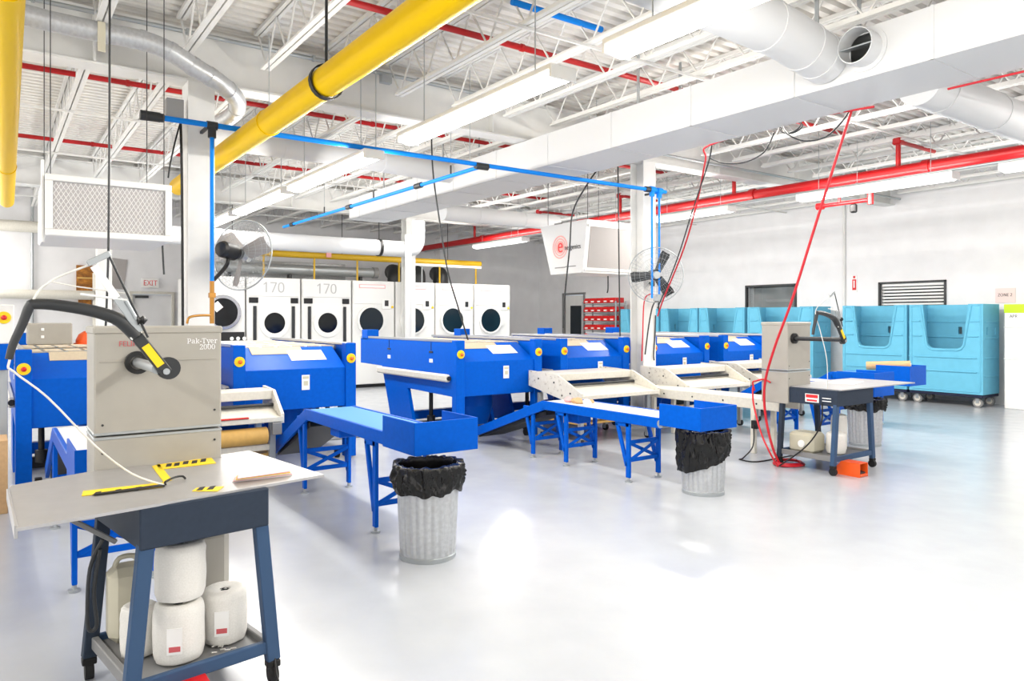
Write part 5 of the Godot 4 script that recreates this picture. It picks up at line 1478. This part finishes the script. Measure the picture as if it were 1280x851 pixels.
	part(t, "power_cord", mb().tube(smooth([ax(760, 345, 9.2), ax(760, 361, 9.2), ax(759, 366, 9.2)], 3), 0.012, 6), M.black)
	# fans on the columns
	fan(Vector3(2.12, 2.31, -7.80), Vector3(0.80, -0.12, -0.55).normalized(), 0.37, "caged wall fan seen from behind its black motor", true, Vector3(1.885, 2.05, -8.0))
	fan(Vector3(8.08, 2.30, -7.62), Vector3(-0.60, -0.06, 0.8).normalized(), 0.41, "caged wall fan with three dark blades facing the floor", false, Vector3(8.3, 2.2, -7.96))

# ---------------------------------------------------------------- cables and hoses
func cable(called: String, label: String, pts: Array, r: float, m: Material, group := "") -> MeshInstance3D:
	return solo(called, mb().tube(smooth(pts, 6), r, 8), m, label, "cable", group)

func cables() -> void:
	cable("power_cord", "black cord hanging straight down behind the grey tying cabinet", [az(137, -140, -4.6), az(137, 100, -4.6), az(136, 250, -4.6), az(135, 330, -4.6), az(132, 412, -4.6)], 0.006, M.charcoal)
	cable("power_cord", "thick black cord bundle hanging left of the first white column", [Vector3(1.55, 3.75, -7.95), Vector3(1.57, 3.2, -7.98), Vector3(1.58, 2.4, -8.0), Vector3(1.585, 1.55, -8.0), Vector3(1.585, 1.3, -8.0)], 0.014, M.black)
	cable("power_cord", "thin black cord looping from the junction box on the column", [Vector3(1.57, 3.7, -7.95), Vector3(1.5, 3.45, -7.9), Vector3(1.45, 3.2, -7.9), Vector3(1.43, 3.05, -7.9)], 0.008, M.black)
	solo("junction_box", mb().box(az(218, 137, -7.98), Vector3(0.16, 0.2, 0.1)), M.grey, "grey junction box on the first white column near the air pipe", "junction box")
	cable("power_cord", "black cord with a plug hanging below the filter box", [az(203, 305, -7.0), az(204, 325, -7.0), az(205, 343, -7.0)], 0.008, M.charcoal)
	cable("power_cord", "black cord dropping from the roof onto the long-sided folder", [az(539, 150, -9.5), az(541, 212, -9.5), az(550, 280, -9.5), az(560, 340, -9.5), az(573, 385, -9.5), az(585, 425, -9.5)], 0.012, M.charcoal)
	cable("power_cord", "black cord sagging past the red logo of the hopper unit", [ax(752, 205, 7.6), ax(733, 232, 7.6), ax(716, 265, 7.6), ax(712, 310, 7.6), ax(706, 370, 7.6), ax(704, 410, 7.6)], 0.013, M.charcoal)
	cable("power_cord", "black cord hanging straight between the hopper and the fan column", [ax(772, 170, 8.0), ax(773, 260, 8.0), ax(774, 350, 8.0), ax(775, 420, 8.0)], 0.011, M.charcoal)
	# red air hoses from the duct edge
	cable("air_hose", "thin red hose swooping from the duct down to the fan column", [Vector3(6.75, 3.64, -3.6), ax(1000, 150, 6.76), ax(888, 181, 6.76), ax(882, 200, 6.9), ax(872, 250, 7.3), ax(855, 310, 7.6), ax(830, 372, 7.9), ax(822, 395, 8.0)], 0.011, M.red_hose)
	cable("air_hose", "thin red hose clipped along the edge of the rectangular duct", [Vector3(6.75, 3.64, -0.4), Vector3(6.75, 3.63, -1.6), Vector3(6.75, 3.64, -2.95)], 0.010, M.red_hose)
	cable("air_hose", "thin black hose hanging beside the thin red hose", [ax(890, 182, 6.78), ax(885, 205, 6.9), ax(866, 262, 7.3), ax(846, 325, 7.6), ax(822, 385, 7.9)], 0.009, M.charcoal)
	var hx := 6.8
	cable("air_hose", "bright red air hose slanting down to the second tying machine", [ax(1066, 133, hx), ax(1040, 215, hx + 0.05), ax(1015, 295, hx + 0.1), ax(990, 375, hx + 0.15), ax(968, 435, hx + 0.2), ax(956, 480, hx + 0.25), ax(957, 520, hx + 0.28), ax(966, 560, hx + 0.3), fl(975, 580, 0.02)], 0.014, M.red_hose)
	var pts := []
	for k in 61:
		var g := TAU * k / 20.0
		var rr := 0.15 - 0.012 * (k / 20)
		pts.append(fl(986, 581) + Vector3(cos(g) * rr * 1.25, 0.014 + 0.008 * (k / 20.0), sin(g) * rr))
	var c := solo("hose_coil", mb().tube(pts, 0.012, 8), M.red_hose, "coil of red hose on the floor by the second stand", "hose")
	cable("air_hose", "short red hose looping off the second tying machine", [ax(943, 488, 7.2), ax(941, 478, 7.2), ax(945, 476, 7.18), ax(955, 474, 7.16), ax(963, 478, 7.16)], 0.01, M.red_hose)
	cable("air_hose", "loose red hose hanging beside the slanting hose", [ax(941, 484, 7.19), ax(942, 505, 7.1), ax(951, 540, 7.0), ax(962, 565, 6.95), fl(972, 583, 0.02)], 0.01, M.red_hose)
	cable("power_cord", "black cord lying on the floor from the white bench to the hose coil", [Vector3(7.53, 0.36, -5.5), Vector3(7.45, 0.12, -5.45), Vector3(7.2, 0.012, -5.4), fl(925, 574, 0.01), fl(945, 577, 0.01), fl(975, 572, 0.01), fl(1000, 567, 0.01)], 0.008, M.black)
	cable("power_cord", "black cord looping under the second tying table", [Vector3(7.2, 0.75, -4.4), Vector3(7.25, 0.5, -4.45), Vector3(7.2, 0.25, -4.6), Vector3(7.1, 0.02, -4.85)], 0.008, M.black)
	cable("power_cord", "black cord dropping from the front tying table to the floor", [Vector3(1.02, 0.74, -3.40), Vector3(1.03, 0.5, -3.38), Vector3(1.05, 0.2, -3.36), Vector3(1.04, 0.01, -3.2), Vector3(1.1, 0.01, -2.8)], 0.006, M.black)
	cable("power_cord", "dark looped strap hanging under the table's left wing", [Vector3(0.38, 0.72, -3.5), Vector3(0.335, 0.6, -3.52), Vector3(0.325, 0.40, -3.52), Vector3(0.335, 0.34, -3.52), Vector3(0.36, 0.36, -3.52), Vector3(0.35, 0.5, -3.52), Vector3(0.37, 0.68, -3.5)], 0.008, M.charcoal)
	# black loops at the duct
	var lo := ax(985, 153, 6.78)
	pts = []
	for k in 31:
		var g := TAU * k / 15.0
		pts.append(lo + Vector3(0.02 + 0.002 * k, sin(g) * 0.07 - 0.03, cos(g) * 0.12))
	cable("power_cord", "small black cable loops tied at the duct's edge", pts, 0.008, M.charcoal)
	cable("power_cord", "black cable drooping from the duct beside the red hose", [ax(1062, 138, 6.8), ax(1050, 155, 6.65), ax(1030, 172, 6.7), ax(1005, 176, 6.7), ax(985, 168, 6.65), ax(978, 158, 6.8)], 0.008, M.charcoal)
	cable("power_cord", "black cable drooping beneath the duct toward the fan column", [ax(968, 165, 6.8), ax(955, 190, 6.75), ax(930, 203, 6.8), ax(905, 204, 6.8), ax(888, 198, 6.8)], 0.008, M.charcoal)
	# hoses down the fan column
	cable("air_hose", "grey hose looping over the foot of the fan column", [Vector3(8.44, 1.75, -7.9), Vector3(8.38, 1.92, -7.86), Vector3(8.25, 1.85, -7.84), Vector3(8.16, 1.55, -7.84), Vector3(8.10, 1.1, -7.86)], 0.011, M.charcoal)
	cable("air_hose", "red hose down the left edge of the fan column", [Vector3(8.38, 2.0, -7.88), Vector3(8.2, 2.02, -7.86), Vector3(8.10, 1.9, -7.88), Vector3(8.09, 1.4, -7.9), Vector3(8.09, 1.0, -7.92)], 0.010, M.red_hose)
	cable("power_cord", "short black cord on the right flange of the fan column", [Vector3(8.40, 1.7, -7.93), Vector3(8.40, 1.4, -7.94), Vector3(8.36, 1.1, -7.93), Vector3(8.37, 1.0, -7.93)], 0.01, M.charcoal)

func bits() -> void:
	# dark wheeled dollies behind the folders
	for q in [[3.95, -11.7, "dark dolly with black casters between two folders"], [4.55, -11.9, "dark dolly with black casters behind the long-sided folder"]]:
		var t := thing("dolly", q[2], "dolly", Vector3(q[0], 0, q[1]), 0.0, "dark dollies behind the folders")
		part(t, "tub", mb().box(Vector3(0, 0.45, 0), Vector3(0.52, 0.5, 0.7), 0.03), M.black)
		for sx in [-1.0, 1.0]:
			for sz in [-1.0, 1.0]:
				var c := Vector3(sx * 0.2, 0.07, sz * 0.28)
				part(t, "caster", mb().tube([c + Vector3(-0.02, 0, 0), c + Vector3(0.02, 0, 0)], 0.07, 14).box(c + Vector3(0, 0.09, 0), Vector3(0.06, 0.1, 0.06)), M.rubber)
	solo("floor_grate", mb().box(Vector3(4.2, 0.008, -9.7), Vector3(1.0, 0.016, 0.5), 0.003), M.grey, "flat grey grate on the floor between the folders", "grate")
